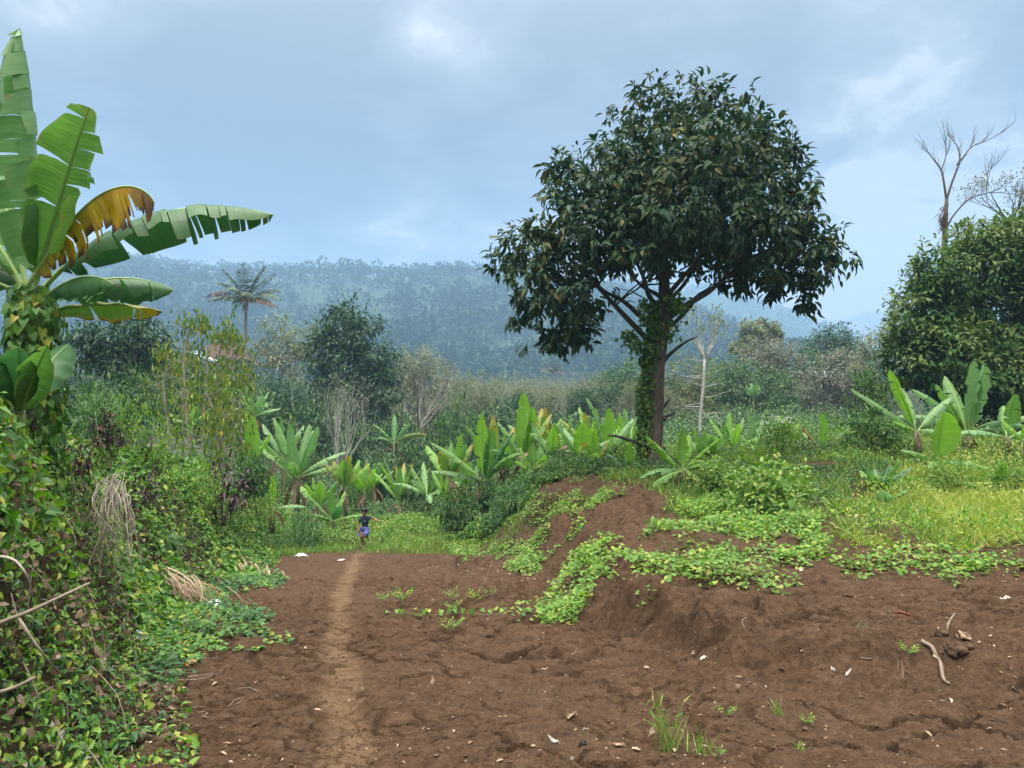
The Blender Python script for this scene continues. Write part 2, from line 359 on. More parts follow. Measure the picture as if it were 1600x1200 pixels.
# ------------------------------------------------------------------ palette
def mat_soil():
    m, nt, N, L = newmat('soil')
    at = N.new('ShaderNodeAttribute'); at.attribute_name = 'puv'
    sp = N.new('ShaderNodeSeparateXYZ'); L.new(at.outputs['Vector'], sp.inputs[0])
    big = noise_node(N, L, .55, 6, .62); mid = noise_node(N, L, 5.5, 7, .68); fine = noise_node(N, L, 60, 5, .7); grit = noise_node(N, L, 21, 6, .72); spk = noise_node(N, L, 130, 2, .5)
    c = ramp(N, L, mid.outputs[0], [(.24, (.040, .0232, .0138)), (.44, (.080, .0470, .0270)), (.60, (.110, .066, .0385)), (.8, (.185, .116, .070))])
    c = mixc(N, L, ramp(N, L, big.outputs[0], [(.36, (0, 0, 0)), (.68, (.6, .6, .6))]), c, (.104, .064, .038))
    c = mixc(N, L, .55, c, ramp(N, L, fine.outputs[0], [(.25, (.35, .33, .31)), (.5, (1, 1, 1)), (.78, (1.6, 1.55, 1.45))]), 'MULTIPLY')
    c = mixc(N, L, .75, c, ramp(N, L, grit.outputs[0], [(.28, (.40, .37, .34)), (.5, (1, 1, 1)), (.74, (1.55, 1.48, 1.36))]), 'MULTIPLY')
    # trodden line, paler and yellower
    pn = N.new('ShaderNodeMath'); pn.operation = 'MULTIPLY'; L.new(sp.outputs[0], pn.inputs[0])
    L.new(ramp(N, L, mid.outputs[0], [(.28, (.25, .25, .25)), (.62, (1, 1, 1))]), pn.inputs[1])
    c = mixc(N, L, pn.outputs[0], c, ramp(N, L, fine.outputs[0], [(.3, (.125, .078, .040)), (.7, (.24, .156, .083))]))
    # dry crumbs
    c = mixc(N, L, ramp(N, L, spk.outputs[0], [(.70, (0, 0, 0)), (.76, (.7, .7, .7))]), c, (.40, .26, .17))
    # humus and green film under the plants
    c = mixc(N, L, sp.outputs[1], c, ramp(N, L, mid.outputs[0], [(.35, (.045, .036, .018)), (.65, (.085, .078, .033))]))
    p = N.new('ShaderNodeBsdfPrincipled'); L.new(c, p.inputs['Base Color']); p.inputs['Roughness'].default_value = .95; p.inputs['Specular IOR Level'].default_value = .12
    b1 = N.new('ShaderNodeBump'); b1.inputs['Strength'].default_value = .8; b1.inputs['Distance'].default_value = .02; L.new(fine.outputs[0], b1.inputs['Height'])
    b2 = N.new('ShaderNodeBump'); b2.inputs['Strength'].default_value = .7; b2.inputs['Distance'].default_value = .06; L.new(mid.outputs[0], b2.inputs['Height']); b3 = N.new('ShaderNodeBump'); b3.inputs['Strength'].default_value = .9; b3.inputs['Distance'].default_value = .045; L.new(grit.outputs[0], b3.inputs['Height']); L.new(b1.outputs[0], b3.inputs['Normal']); L.new(b3.outputs[0], b2.inputs['Normal'])
    L.new(b2.outputs[0], p.inputs['Normal'])
    o = N.new('ShaderNodeOutputMaterial'); L.new(p.outputs[0], o.inputs[0]); return m
def hexs(*c): return tuple(((x / 255.0) / 12.92 if x <= 10 else ((x / 255.0 + .055) / 1.055) ** 2.4) for x in c)
MT = {
 'soil': mat_soil(),
 'bark': mat_plain('bark', (.045, .034, .026), (.17, .135, .105), 9, .92, .9, 7, stretch=(3, 3, .7)),
 'bark_dark': mat_plain('bark_dark', (.03, .026, .022), (.09, .075, .06), 12, .92, .8, 6, stretch=(3, 3, .7)),
 'bark_pale': mat_plain('bark_pale', (.26, .25, .22), (.52, .51, .47), 6, .85, .4, 6),
 'bark_grey': mat_plain('bark_grey', (.15, .135, .115), (.34, .31, .27), 5, .9, .4, 5),
 'twig': mat_plain('twig', (.11, .085, .06), (.27, .22, .165), 10, .9, .4),
 'root_dry': mat_plain('root_dry', (.22, .18, .14), (.50, .44, .36), 12, .9, .3),
 'stem_green': mat_plain('stem_green', (.07, .11, .03), (.16, .20, .07), 9, .6, .2),
 'pseudostem': mat_plain('pseudostem', (.06, .07, .03), (.22, .24, .10), 7, .6, .35, 6, stretch=(3, 3, .5)),
 'sheath_dry': mat_plain('sheath_dry', (.07, .045, .028), (.25, .17, .11), 9, .9, .5, 6, stretch=(4, 4, .6)),
 'midrib': mat_plain('midrib', (.22, .34, .10), (.33, .45, .16), 5, .5, .1),
 'midrib_brown': mat_plain('midrib_brown', (.10, .06, .03), (.30, .2, .09), 8, .8, .2),
 'ban': mat_banana('banana_leaf', (.090, .215, .048), (.170, .325, .085), (.26, .20, .06), .92, 1.12, tipbrown=1.02),
 'ban_deep': mat_banana('banana_leaf_deep', (.045, .135, .045), (.075, .185, .062), (.22, .16, .05), .95, 1.15, tipbrown=1.0),
 'ban_back': mat_banana('banana_leaf_waxy', (.135, .275, .095), (.195, .345, .140), (.30, .24, .10), .96, 1.2, tipbrown=1.0),
 'ban_lime': mat_banana('banana_leaf_young', (.15, .33, .045), (.25, .43, .085), (.34, .30, .05), 1.0, 1.25, tr=.42, tipbrown=.95),
 'ban_yellow': mat_banana('banana_leaf_yellowing', (.20, .25, .035), (.56, .36, .025), [(0, (.56, .34, .025)), (.5, (.48, .25, .025)), (.72, (.12, .055, .04)), (1, (.06, .03, .035))], .40, 1.0, tr=.3, tipbrown=1.04, blot=.45),
 'ban_tip': mat_banana('banana_leaf_yellow_tip', (.12, .26, .05), (.20, .33, .08), [(0, (.50, .34, .03)), (.6, (.50, .30, .03)), (1, (.08, .04, .04))], .72, 1.0, tipbrown=1.0, blot=.2),
 'ban_dead': mat_banana('banana_leaf_dead', (.13, .08, .05), (.28, .19, .12), (.09, .055, .04), .8, 1.1, tr=.15, tipbrown=1.0),
 'vine': mat_leaf('vine_leaf', [(0, (.045, .12, .025)), (.35, (.075, .19, .035)), (.62, (.11, .25, .045)), (.86, (.17, .32, .05)), (.93, (.30, .36, .05)), (1, (.40, .36, .05))], .30),
 'vine_deep': mat_leaf('vine_leaf_deep', [(0, (.022, .075, .022)), (.5, (.04, .115, .032)), (.85, (.07, .165, .04)), (1, (.16, .22, .05))], .25),
 'vine_fresh': mat_leaf('vine_leaf_fresh', [(0, (.075, .19, .028)), (.4, (.13, .28, .038)), (.75, (.21, .36, .05)), (.92, (.32, .41, .07)), (1, (.40, .36, .08))], .36),
 'weed': mat_leaf('weed_leaf', [(0, (.07, .16, .03)), (.4, (.12, .24, .04)), (.8, (.19, .32, .055)), (1, (.33, .36, .08))], .32),
 'weed_deep': mat_leaf('weed_leaf_deep', [(0, (.03, .085, .025)), (.5, (.055, .135, .035)), (1, (.12, .20, .05))], .25),
 'dead_leaf': mat_leaf('dead_leaf', [(0, (.05, .032, .024)), (.5, (.12, .08, .055)), (.85, (.22, .155, .105)), (1, (.34, .26, .19))], .12, .8, .15),
 'litter': mat_leaf('dry_litter', [(0, (.12, .075, .045)), (.5, (.30, .21, .14)), (.85, (.36, .28, .20)), (1, (.48, .41, .32))], .05, .85, .15),
 'grass': mat_leaf('grass_blade', [(0, (.09, .19, .035)), (.5, (.16, .29, .05)), (.85, (.26, .36, .075)), (1, (.42, .40, .14))], .35),
 'grass_yel': mat_leaf('grass_blade_yellow', [(0, (.15, .25, .04)), (.4, (.27, .37, .06)), (.8, (.42, .47, .10)), (1, (.52, .48, .20))], .38),
 'purple': mat_leaf('purple_leaf', [(0, (.020, .012, .018)), (.5, (.045, .024, .032)), (.8, (.085, .035, .042)), (.93, (.20, .045, .045)), (1, (.26, .08, .08))], .12, .4, .5),
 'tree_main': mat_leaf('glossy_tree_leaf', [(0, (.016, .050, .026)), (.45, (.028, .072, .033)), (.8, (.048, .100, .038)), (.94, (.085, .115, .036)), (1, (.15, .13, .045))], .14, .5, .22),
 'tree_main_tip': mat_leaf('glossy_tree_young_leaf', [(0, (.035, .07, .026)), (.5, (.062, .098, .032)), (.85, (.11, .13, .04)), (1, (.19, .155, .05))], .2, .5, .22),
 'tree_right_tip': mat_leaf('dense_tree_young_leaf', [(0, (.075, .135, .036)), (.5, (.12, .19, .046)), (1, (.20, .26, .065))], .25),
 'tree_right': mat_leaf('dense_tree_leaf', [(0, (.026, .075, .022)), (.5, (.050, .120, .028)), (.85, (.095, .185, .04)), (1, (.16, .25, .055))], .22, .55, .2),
 'tree_dark': mat_leaf('dark_crown_leaf', [(0, (.022, .062, .028)), (.5, (.042, .10, .038)), (1, (.085, .15, .05))], .18),
 'tree_mid': mat_leaf('mid_crown_leaf', [(0, (.045, .105, .035)), (.5, (.075, .155, .045)), (1, (.14, .22, .065))], .22),
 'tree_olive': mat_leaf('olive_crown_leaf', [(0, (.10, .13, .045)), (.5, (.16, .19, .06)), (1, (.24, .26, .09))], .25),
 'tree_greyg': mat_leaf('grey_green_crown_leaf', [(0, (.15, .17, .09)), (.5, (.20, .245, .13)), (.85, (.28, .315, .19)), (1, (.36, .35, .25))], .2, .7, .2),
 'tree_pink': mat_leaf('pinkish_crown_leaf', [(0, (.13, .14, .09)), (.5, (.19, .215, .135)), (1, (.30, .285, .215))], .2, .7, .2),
 'pepper': mat_leaf('hanging_leaf', [(0, (.06, .13, .025)), (.45, (.12, .20, .035)), (.85, (.20, .26, .045)), (.97, (.34, .32, .035)), (1, (.60, .40, .02))], .32),
 'palm': mat_leaf('palm_leaflet', [(0, (.045, .085, .035)), (.6, (.075, .125, .05)), (1, (.13, .17, .07))], .15, .4, .5),
 'palm_brown': mat_leaf('palm_leaflet_dry', [(0, (.12, .085, .06)), (1, (.26, .18, .13))], .1, .7, .2),
 'coffee': mat_leaf('coffee_leaf', [(0, (.026, .078, .028)), (.5, (.05, .125, .036)), (.85, (.095, .185, .045)), (1, (.18, .26, .055))], .2, .4, .5),
 'fern': mat_leaf('feathery_leaf', [(0, (.045, .12, .045)), (.5, (.08, .18, .06)), (1, (.15, .25, .08))], .3),
 'forest': mat_leaf('forest_leaf', [(0, (.014, .038, .016)), (.5, (.026, .060, .022)), (.85, (.046, .084, .032)), (1, (.080, .10, .05))], .12, .8, .1),
 'white_flower': mat_plain('white_flower', (.6, .62, .58), (.8, .8, .76), 8, .7, 0),
 'plastic': mat_plain('plastic_film', (.46, .49, .52), (.70, .72, .74), 14, .32, .5, 4, spec=.6),
 'plastic_blue': mat_plain('plastic_film_blue', (.20, .26, .55), (.42, .48, .75), 14, .3, .5, 4, spec=.6),
 'paper': mat_plain('pale_scrap', (.36, .33, .28), (.60, .56, .50), 10, .8, .3),
 'orange': mat_plain('orange_scrap', (.45, .13, .035), (.62, .24, .08), 12, .7, .3),
 'rust_leaf': mat_plain('rust_leaf', (.16, .05, .025), (.34, .11, .05), 12, .7, .3),
 'wall': mat_plain('house_wall', (.20, .18, .16), (.30, .27, .24), 2, .9, .1),
 'wall_blue': mat_plain('house_wall_grey', (.18, .19, .20), (.26, .27, .28), 2, .9, .1),
 'roof_tile': mat_plain('roof_tile', (.05, .030, .024), (.11, .065, .05), 2.5, .9, .5, 5, stretch=(6, 1, 1)),
 'roof_metal': mat_plain('roof_metal', (.36, .41, .46), (.52, .57, .62), 3, .45, .2, 3, stretch=(8, 1, 1)),
 'dark_void': mat_plain('window_dark', (.015, .016, .018), (.03, .03, .032), 3, .3, 0),
 'skin': mat_plain('skin', (.28, .145, .088), (.34, .18, .11), 20, .55, .05),
 'hair': mat_plain('hair', (.008, .007, .007), (.02, .018, .017), 40, .5, .3),
 'shirt': mat_plain('shirt_navy', (.020, .036, .062), (.032, .052, .085), 18, .9, .2),
 'print': mat_plain('shirt_print', (.06, .12, .12), (.09, .16, .14), 18, .9, .1),
 'shorts': mat_plain('shorts_blue', (.072, .088, .29), (.105, .125, .37), 14, .85, .2),
 'eye': mat_plain('eye_dark', (.01, .008, .007), (.02, .015, .012), 5, .3, 0),
 'lip': mat_plain('lip', (.20, .07, .055), (.24, .09, .07), 9, .5, 0),
 'clod': mat_plain('soil_clod', (.042, .025, .015), (.11, .067, .040), 14, .95, .8, 6),
}
# ------------------------------------------------------------------ the ground
PATH = np.array([GP(px, py)[:2] for px, py in ((548, 1250), (545, 1190), (535, 1090), (525, 1010), (530, 950), (540, 905), (556, 872), (568, 852), (580, 838))])
PATHW = np.array([.165, .16, .145, .135, .135, .14, .13, .11, .09])
def path_mask(X, Y):
    best = np.full(X.shape, 9.0)
    for (x0, y0), (x1, y1), w0, w1 in zip(PATH[:-1], PATH[1:], PATHW[:-1], PATHW[1:]):
        ax, ay = x1 - x0, y1 - y0; t = np.clip(((X - x0) * ax + (Y - y0) * ay) / (ax * ax + ay * ay), 0, 1)
        best = np.minimum(best, np.hypot(X - x0 - ax * t, Y - y0 - ay * t) / (w0 + (w1 - w0) * t))
    best = best + .75 * fbm(X * 2.2, Y * 1.6, 4, 61)
    return 1 - sstep(.35, 1.6, best)
def green_mask(X, Y):
    dl, _ = sdist(X, Y, LFOOT); dl = -dl; dr, wr = sdist(X, Y, RFOOT)
    g = sstep(-.3, .7, dl + .4 * fbm(X, Y, 3, 71))
    n = fbm(X * .9, Y * .9, 4, 73)
    g = np.maximum(g, sstep(18.3, 20.5, Y + 1.4 * n) * (1 - sstep(-1.5, .8, dr) * (1 - sstep(21, 24, Y))))
    # terrace: grown over beyond a wavering line, bare heaps near the crest
    edge = np.interp(X, [.5, 2, 3.2, 4.5, 6, 7.5, 12, 16], [11.2, 10.2, 10.0, 9.6, 9.6, 9.9, 10.3, 10.6])
    t = sstep(-.3, 1.6, Y - edge + 1.6 * n) * sstep(.0, 1.2, dr)
    bare = np.exp(-((X - 2.2) ** 2 / 1.6 + (Y - 15.2) ** 2 / 3.4)) + np.exp(-((X - 1.6) ** 2 / .8 + (Y - 12.4) ** 2 / 2)) + np.exp(-((X - 3.2) ** 2 / .8 + (Y - 17.6) ** 2 / .8)) + .8 * np.exp(-((X - 5.4) ** 2 / 1.2 + (Y - 16.6) ** 2 / .5))
    return np.clip(np.maximum(g, .75 * t * (1 - np.clip(bare * 1.3, 0, 1)) * sstep(-.35, .15, fbm(X * .8 + 3, Y * .8, 3, 79))), 0, 1)
def micro(X, Y):
    """clods, crumbs and drying cracks"""
    dist = np.hypot(X, Y); k = np.clip((30 - dist) / 18, 0, 1); pm = path_mask(X, Y); pk = 1 - .6 * pm
    z = .036 * fbm(X * 2.3, Y * 2.3, 3, 41) + .032 * fbm(X * 7, Y * 7, 4, 43, .68) * pk + .018 * np.maximum(fbm(X * 16, Y * 16, 2, 48), 0) * pk
    r = fbm(X * 5.5, Y * 5.5, 3, 45); z = z + .030 * np.maximum(r - .12, 0) * pk
    lump = fbm(X * 1.3 + 9, Y * 1.3, 3, 49)
    z = z + .05 * np.maximum(np.abs(fbm(X * 11, Y * 11, 2, 47)) - .16, 0) * sstep(-.1, .5, lump) * pk
    wx = X + .30 * fbm(X * 1.3, Y * 1.3, 3, 51) + .07 * fbm(X * 8, Y * 8, 2, 53); wy = Y * 1.15 + .30 * fbm(X * 1.3 + 50, Y * 1.3, 3, 52) + .05 * fbm(X * 8, Y * 8 + 9, 2, 54)
    f1, f2 = worley(wx * 1.15, wy * 1.5, 3); e = f2 - f1
    msk = sstep(-.25, .15, fbm(X * .75, Y * .75, 3, 55)) * np.interp(X, [-3.2, -1.5, 2.5, 4], [.35, 1, 1, .55])
    z = z - .13 * (1 - sstep(.018, .075, e)) * msk + .03 * sstep(0, .35, e) * msk
    f1, f2 = worley(wx * 3.2 + 7, wy * 4.1, 5); e = f2 - f1
    msk2 = sstep(-.1, .25, fbm(X * .9 + 31, Y * .9, 3, 57))
    z = z - .05 * (1 - sstep(.02, .13, e)) * msk2
    zn = np.exp(-(sdist(X, Y, RFOOT)[0] / 1.3) ** 2) * sstep(5, 7, Y) * sstep(24, 18, Y)
    z = z + zn * (.075 * fbm(X * 5 + 3, Y * 5, 5, 58, .66) + .05 * np.maximum(fbm(X * 9, Y * 9, 3, 59), 0))
    hol = fbm(X * 3.3 + 4, Y * 3.3, 3, 46); z = z - .05 * np.maximum(hol - .22, 0) * 2
    # the trodden line is worn a little hollow
    z = z * (1 - .30 * pm) - .018 * pm
    # upright cracks and runnels in the cut face of the bank
    d, w = sdist(X, Y, RFOOT); face = np.exp(-((d - w * .5) / (w * .55)) ** 2) * sstep(.9, .3, w)
    al = X * .55 - Y * .85
    z = z + face * (.16 * fbm(al * 2.2 + 3, d * .8, 5, 63, .6) - .14 * (1 - sstep(.02, .10, np.abs(vnoise(al * 2.4, d * .5, 65)))))
    return z * (.25 + .75 * k)
def grid_mesh(name, X, Y, Z, mat, uv, smooth=True):
    h, w = X.shape
    i = np.arange(h - 1)[:, None]; j = np.arange(w - 1)[None]
    F = np.stack([i * w + j, i * w + j + 1, (i + 1) * w + j + 1, (i + 1) * w + j], -1).reshape(-1, 4)
    mb = MB(); mb.add(np.stack([X, Y, Z], -1).reshape(-1, 3), F, 0, uv.reshape(-1, 2))
    return mb.build(name, mat, None, smooth)
def make_ground():
    yr = [-14.0, -10, -7, -5, -3, -1.5, 0, 1, 2, 2.6, 3.1]
    y = 3.5
    while y < 14: yr.append(y); y += max(.013, .0016 * y)
    while y < 45: yr.append(y); y *= 1.009
    while y < 420: yr.append(y); y *= 1.035
    yr = np.array(yr)
    ti = np.linspace(-1, 1, 780); to = 1 + (np.linspace(0, 1, 46)[1:]) ** 1.7 * 1.0
    t = np.concatenate([-to[::-1], ti, to]); 
    hw = .74 * np.maximum(yr, 0) + 1.4
    ext = .9 * np.abs(yr) + 24 - .74 * 0
    X = np.where(np.abs(t)[None] <= 1, t[None] * hw[:, None], np.sign(t)[None] * (hw[:, None] + (np.abs(t)[None] - 1) * ext[:, None]))
    Y = np.broadcast_to(yr[:, None], X.shape)
    Z = land(X, Y) + micro(X, Y)
    uv = np.stack([path_mask(X, Y) * sstep(24.5, 22.5, Y), green_mask(X, Y)], -1)
    o = grid_mesh('ground', X, Y, Z, MT['soil'], uv); tag(o, 'bare brown soil field with a trodden footpath and a grown-over terrace', 'ground', kind='structure')
make_ground()
def HG(x, y):
    x = np.atleast_1d(np.asarray(x, float)); y = np.atleast_1d(np.asarray(y, float)); return land(x, y) + micro(x, y)

# ------------------------------------------------------------------ hills and their forest
def ridge_h(X): return np.interp(X, [-2200, -1100, -800, -650, -500, -350, -200, 0, 150, 260, 360, 460, 600, 900, 2200], [235, 246, 246, 245, 228, 222, 218, 210, 196, 170, 132, 96, 60, 40, 30])
def hill_z(X, Y):
    s = sstep(0, 1, (Y - 330) / 870.0); s = .45 * s + .55 * np.clip((Y - 330) / 870.0, 0, 1.05)
    sp = fbm(X * .0045, Y * .003, 4, 81); sp2 = fbm(X * .013, Y * .009, 3, 83)
    return -7 + (ridge_h(X * 1200 / np.maximum(Y, 900)) + 6) * s * (1 - .10 * (Y > 1200)) + (18 * sp + 6 * sp2) * np.clip((Y - 330) / 400, 0, 1) * (1 - .75 * sstep(1000, 1200, Y))
def back_z(X, Y):
    rh = np.interp(X, [-900, 0, 282, 423, 493, 564, 662, 775, 1000], [250, 295, 278, 276, 262, 238, 190, 125, 80])
    s = sstep(1240, 1690, Y); return -7 + (rh + 6) * s + 16 * fbm(X * .004, Y * .004, 4, 85) * s * (1 - .6 * sstep(1550, 1690, Y))
def make_hills():
    m = mat_plain('hill_floor', (.016, .038, .016), (.034, .062, .026), .02, .95, 0)
    yr = np.concatenate([np.linspace(310, 1200, 90), np.linspace(1240, 1500, 6)]); xr = np.linspace(-1500, 1100, 150)
    X, Y = np.meshgrid(xr, yr); o = grid_mesh('hill', X, Y, hill_z(X, Y), m, np.zeros(X.shape + (2,))); tag(o, 'long wooded hillside beyond the valley', 'hill', kind='structure')
    yr = np.linspace(1230, 1900, 50); xr = np.linspace(-800, 1200, 100)
    X, Y = np.meshgrid(xr, yr); o = grid_mesh('far_hill', X, Y, back_z(X, Y), m, np.zeros(X.shape + (2,))); tag(o, 'bluer far slope falling away to the right', 'hill', kind='structure')
    g = np.random.default_rng(5)
    mb = MB()
    def wood(n, xr0, xr1, y0, y1, zf, rad, per, seed):
        u = g.uniform(0, 1, n); Y = y0 * (y1 / y0) ** u; X = g.uniform(xr0, xr1, n) * Y / y1
        Z = zf(X, Y); k = np.abs(X / Y) < .80; X, Y, Z = X[k], Y[k], Z[k]; n = len(X)
        r = rad * g.uniform(.55, 1.5, n) * (.8 + .4 * (vnoise(X * .01, Y * .01, 7) > 0)); hh = r * g.uniform(.75, 1.6, n)
        d = rdir(g, n * per).reshape(n, per, 3); d[..., 2] = np.abs(d[..., 2]) * 1.1 - .25
        rr = g.uniform(.65, 1.05, (n, per, 1))
        C = np.stack([X, Y, Z + hh * .75 + g.uniform(0, 5, n)], -1)[:, None] + d * rr * np.stack([r, r, hh], -1)[:, None]
        D = norm(d + .8 * rdir(g, n * per).reshape(n, per, 3)); 
        Lg = np.repeat(r * .62, per) * g.uniform(.6, 1.2, n * per)
        leaves(mb, C.reshape(-1, 3), D.reshape(-1, 3), norm(d * .9 + .5 * rdir(g, n * per).reshape(n, per, 3) + np.array([0, 0, .5])).reshape(-1, 3), Lg, Lg * .85, 'dia')
        return X, Y, Z, hh
    X, Y, Z, hh = wood(9500, -1150, 1100, 330, 1230, hill_z, 5.2, 28, 1)
    # ridge line: taller single crowns
    n = 420; Xr = g.uniform(-900, 560, n); zr = hill_z(Xr, np.full(n, 1195.0)); r = g.uniform(3, 7, n); hh2 = g.uniform(5, 15, n)
    d = rdir(g, n * 16).reshape(n, 16, 3); C = np.stack([Xr, np.full(n, 1195.0), zr + hh2], -1)[:, None] + d * np.stack([r, r, r * .8], -1)[:, None]
    leaves(mb, C.reshape(-1, 3), d.reshape(-1, 3), rdir(g, n * 16), np.repeat(r, 16) * .7, np.repeat(r, 16) * .55, 'dia')
    wood(3600, -400, 1000, 1260, 1700, back_z, 7, 16, 2)
    # pale trunks standing out of the slope
    i = g.choice(len(X), 170, False)
    for k in i:
        if Y[k] > 950: continue
        h = g.uniform(7, 15); x0 = X[k] + g.uniform(-3, 3); b = np.array([x0, Y[k] - 4, Z[k] + 2]); tube(mb, [b, b + [g.uniform(-.8, .8), 0, h]], [.38, .16], 4, 1, False)
    o = mb.build('hill_forest', [MT['forest'], MT['bark_pale']], None); tag(o, 'hazy mixed forest covering the far hillside', 'forest', kind='stuff')
make_hills()
# ------------------------------------------------------------------ the air over the valley
def make_haze():
    m, nt, N, L = newmat('haze_air')
    v = N.new('ShaderNodeVolumePrincipled'); v.inputs['Color'].default_value = (.40, .66, .97, 1); v.inputs['Density'].default_value = HAZE_D; v.inputs['Anisotropy'].default_value = 0.0
    o = N.new('ShaderNodeOutputMaterial'); L.new(v.outputs[0], o.inputs['Volume'])
    mb = MB(); x0, x1, y0, y1, z0, z1 = -1750, 1750, -60, 1960, -45, 420
    V = [(x, y, z) for z in (z0, z1) for y in (y0, y1) for x in (x0, x1)]
    mb.add(V, [(0, 2, 3, 1), (4, 5, 7, 6), (0, 1, 5, 4), (2, 6, 7, 3), (0, 4, 6, 2), (1, 3, 7, 5)])
    o = mb.build('haze', m); tag(o, 'pale blue haze filling the valley air', 'haze', kind='stuff')
HAZE_D = 0.00056
make_haze()
# ------------------------------------------------------------------ plant builders
def banana_leaf(mb, base, az, el, L, W, droop, g, roll=0, fold=(24, 24), tear=.35, edge_droop=.5, rag=.22, petiole=.10, curl=0, tipcut=0, nseg=26, strip_hang=.5, bendpow=1.4, hang=0, matb=0, matr=1):
    """one leaf: arching midrib, two ribbed halves torn into strips. Angles in degrees."""
    n = nseg + 1; t = np.linspace(0, 1, n)
    e = np.radians(el) - np.radians(droop) * t ** bendpow; a = np.radians(az) + np.radians(curl) * t ** 1.5
    d = np.stack([np.cos(a) * np.cos(e), np.sin(a) * np.cos(e), np.sin(e)], -1)
    mid = np.concatenate([[np.zeros(3)], np.cumsum((d[:-1] + d[1:]) / 2 * (L / nseg), axis=0)]) + np.asarray(base, float)
    up = np.stack([-np.cos(a) * np.sin(e), -np.sin(a) * np.sin(e), np.cos(e)], -1)
    S = np.cross(d, up); rr = np.radians(roll)
    S, up = S * cos(rr) + up * sin(rr), up * cos(rr) - S * sin(rr)
    tube(mb, mid, np.linspace(.021, .004, n) * (L / 2) ** .5 * 1.2, 5, matr, False)
    tp = np.clip((t - petiole) / (1 - petiole), 0, 1)
    wid = W / 2 * np.power(np.clip(np.sin(pi * np.clip(tp, 0, 1) ** .82 * (1 - tipcut)), 0, 1), .55)
    ph = g.uniform(0, 6.28)
    for sgn, fo in ((1, fold[0]), (-1, fold[1])):
        i0 = int(np.argmax(tp > 0)) - 1; i0 = max(i0, 0); cuts = [i0]; k = i0
        while k < nseg:
            st = 1 + (g.integers(0, 3) if g.random() < tear else g.integers(2, 12)); st = int(max(1, st)); k = min(nseg, k + st); cuts.append(k)
        if tear <= 0: cuts = [i0, nseg]
        for c0, c1 in zip(cuts[:-1], cuts[1:]):
            ext = (abs(g.normal()) * strip_hang * 22) if tear > 0 else 0
            gap = rag * .5 * g.random() if tear > 0 else 0; shrink = 1 - rag * g.random() * (tear > 0)
            idx = np.arange(c0, c1 + 1); tc = (c0 + c1) / 2
            vv = np.array([0, .34, .70, 1.0]); P = []; U = []
            for v in vv:
                f = tc + (idx - tc) * (1 - gap * v * 2.2) + v * wid[idx] / L * nseg * .28
                f = np.clip(f, 0, nseg); fi = np.minimum(f.astype(int), nseg - 1); fr = (f - fi)[:, None]
                m_ = mid[fi] * (1 - fr) + mid[fi + 1] * fr
                w = (wid[idx] * shrink * v)[:, None]
                an = np.radians(fo) - edge_droop * v * 1.6 - np.radians(ext) * v
                off = S[idx] * sgn * np.cos(an) + up[idx] * np.sin(an) + up[idx] * (.10 * v * np.sin(f * 1.15 + ph))[:, None]
                if hang and v > 0:
                    off = off * (1 - hang * v ** .6) + np.array([0, 0, -1.0]) * hang * v ** .6; off = off / np.maximum(np.linalg.norm(off, axis=1, keepdims=True), .05)
                # hanging strips bend toward the ground
                P.append(m_ + off * w + np.array([0, 0, -1.0]) * w * (np.radians(ext) * .35 * v))
                U.append(np.stack([t[idx], np.full(len(idx), sgn * v)], -1))
            P = np.stack(P, 1); U = np.stack(U, 1); r = len(idx); c = 4
            ii = np.arange(r - 1)[:, None]; jj = np.arange(c - 1)[None]
            F = np.stack([ii * c + jj, (ii + 1) * c + jj, (ii + 1) * c + jj + 1, ii * c + jj + 1], -1).reshape(-1, 4)
            mb.add(P.reshape(-1, 3), F, matb, U.reshape(-1, 2))
    return mid
def pstem(parent, h, r0, r1, g, lean=(0, 0), name='pseudostem', mat='pseudostem'):
    mb = MB(); pts = curve([(0, 0, -.15), (lean[0] * .4, lean[1] * .4, h * .5), (lean[0], lean[1], h)], 9)
    tube(mb, pts, np.linspace(r0, r1, 9), 9, 0, True, .08, int(g.integers(1e6)))
    for k in range(4):                                     # overlapping leaf sheaths
        a = g.uniform(0, 6.28); z0 = h * g.uniform(.1, .5); z1 = h * g.uniform(.75, 1.0)
        c0 = pts[np.argmin(abs(pts[:, 2] - z0))]; c1 = pts[-1]
        o = np.array([cos(a), sin(a), 0])
        tube(mb, [c0 + o * r0 * .75, (c0 + c1) / 2 + o * (r0 + r1) * .42, c1 + o * r1 * .7], [r0 * .35, r0 * .42, r1 * .4], 6, 0, True)
    mb.build(name, MT[mat], parent, True); return pts[-1]
def dead_hang(parent, top, n, L, g):
    for k in range(n):
        mb = MB(); banana_leaf(mb, top + np.array([0, 0, -.05 - .1 * g.random()]), g.uniform(0, 360), g.uniform(10, 35), L * g.uniform(.6, 1), .22, g.uniform(105, 125), g, fold=(-60, -60), tear=.9, edge_droop=.6, strip_hang=1.2, bendpow=.55, nseg=14)
        mb.build('dead_leaf', [MT['ban_dead'], MT['midrib_brown']], parent, True)
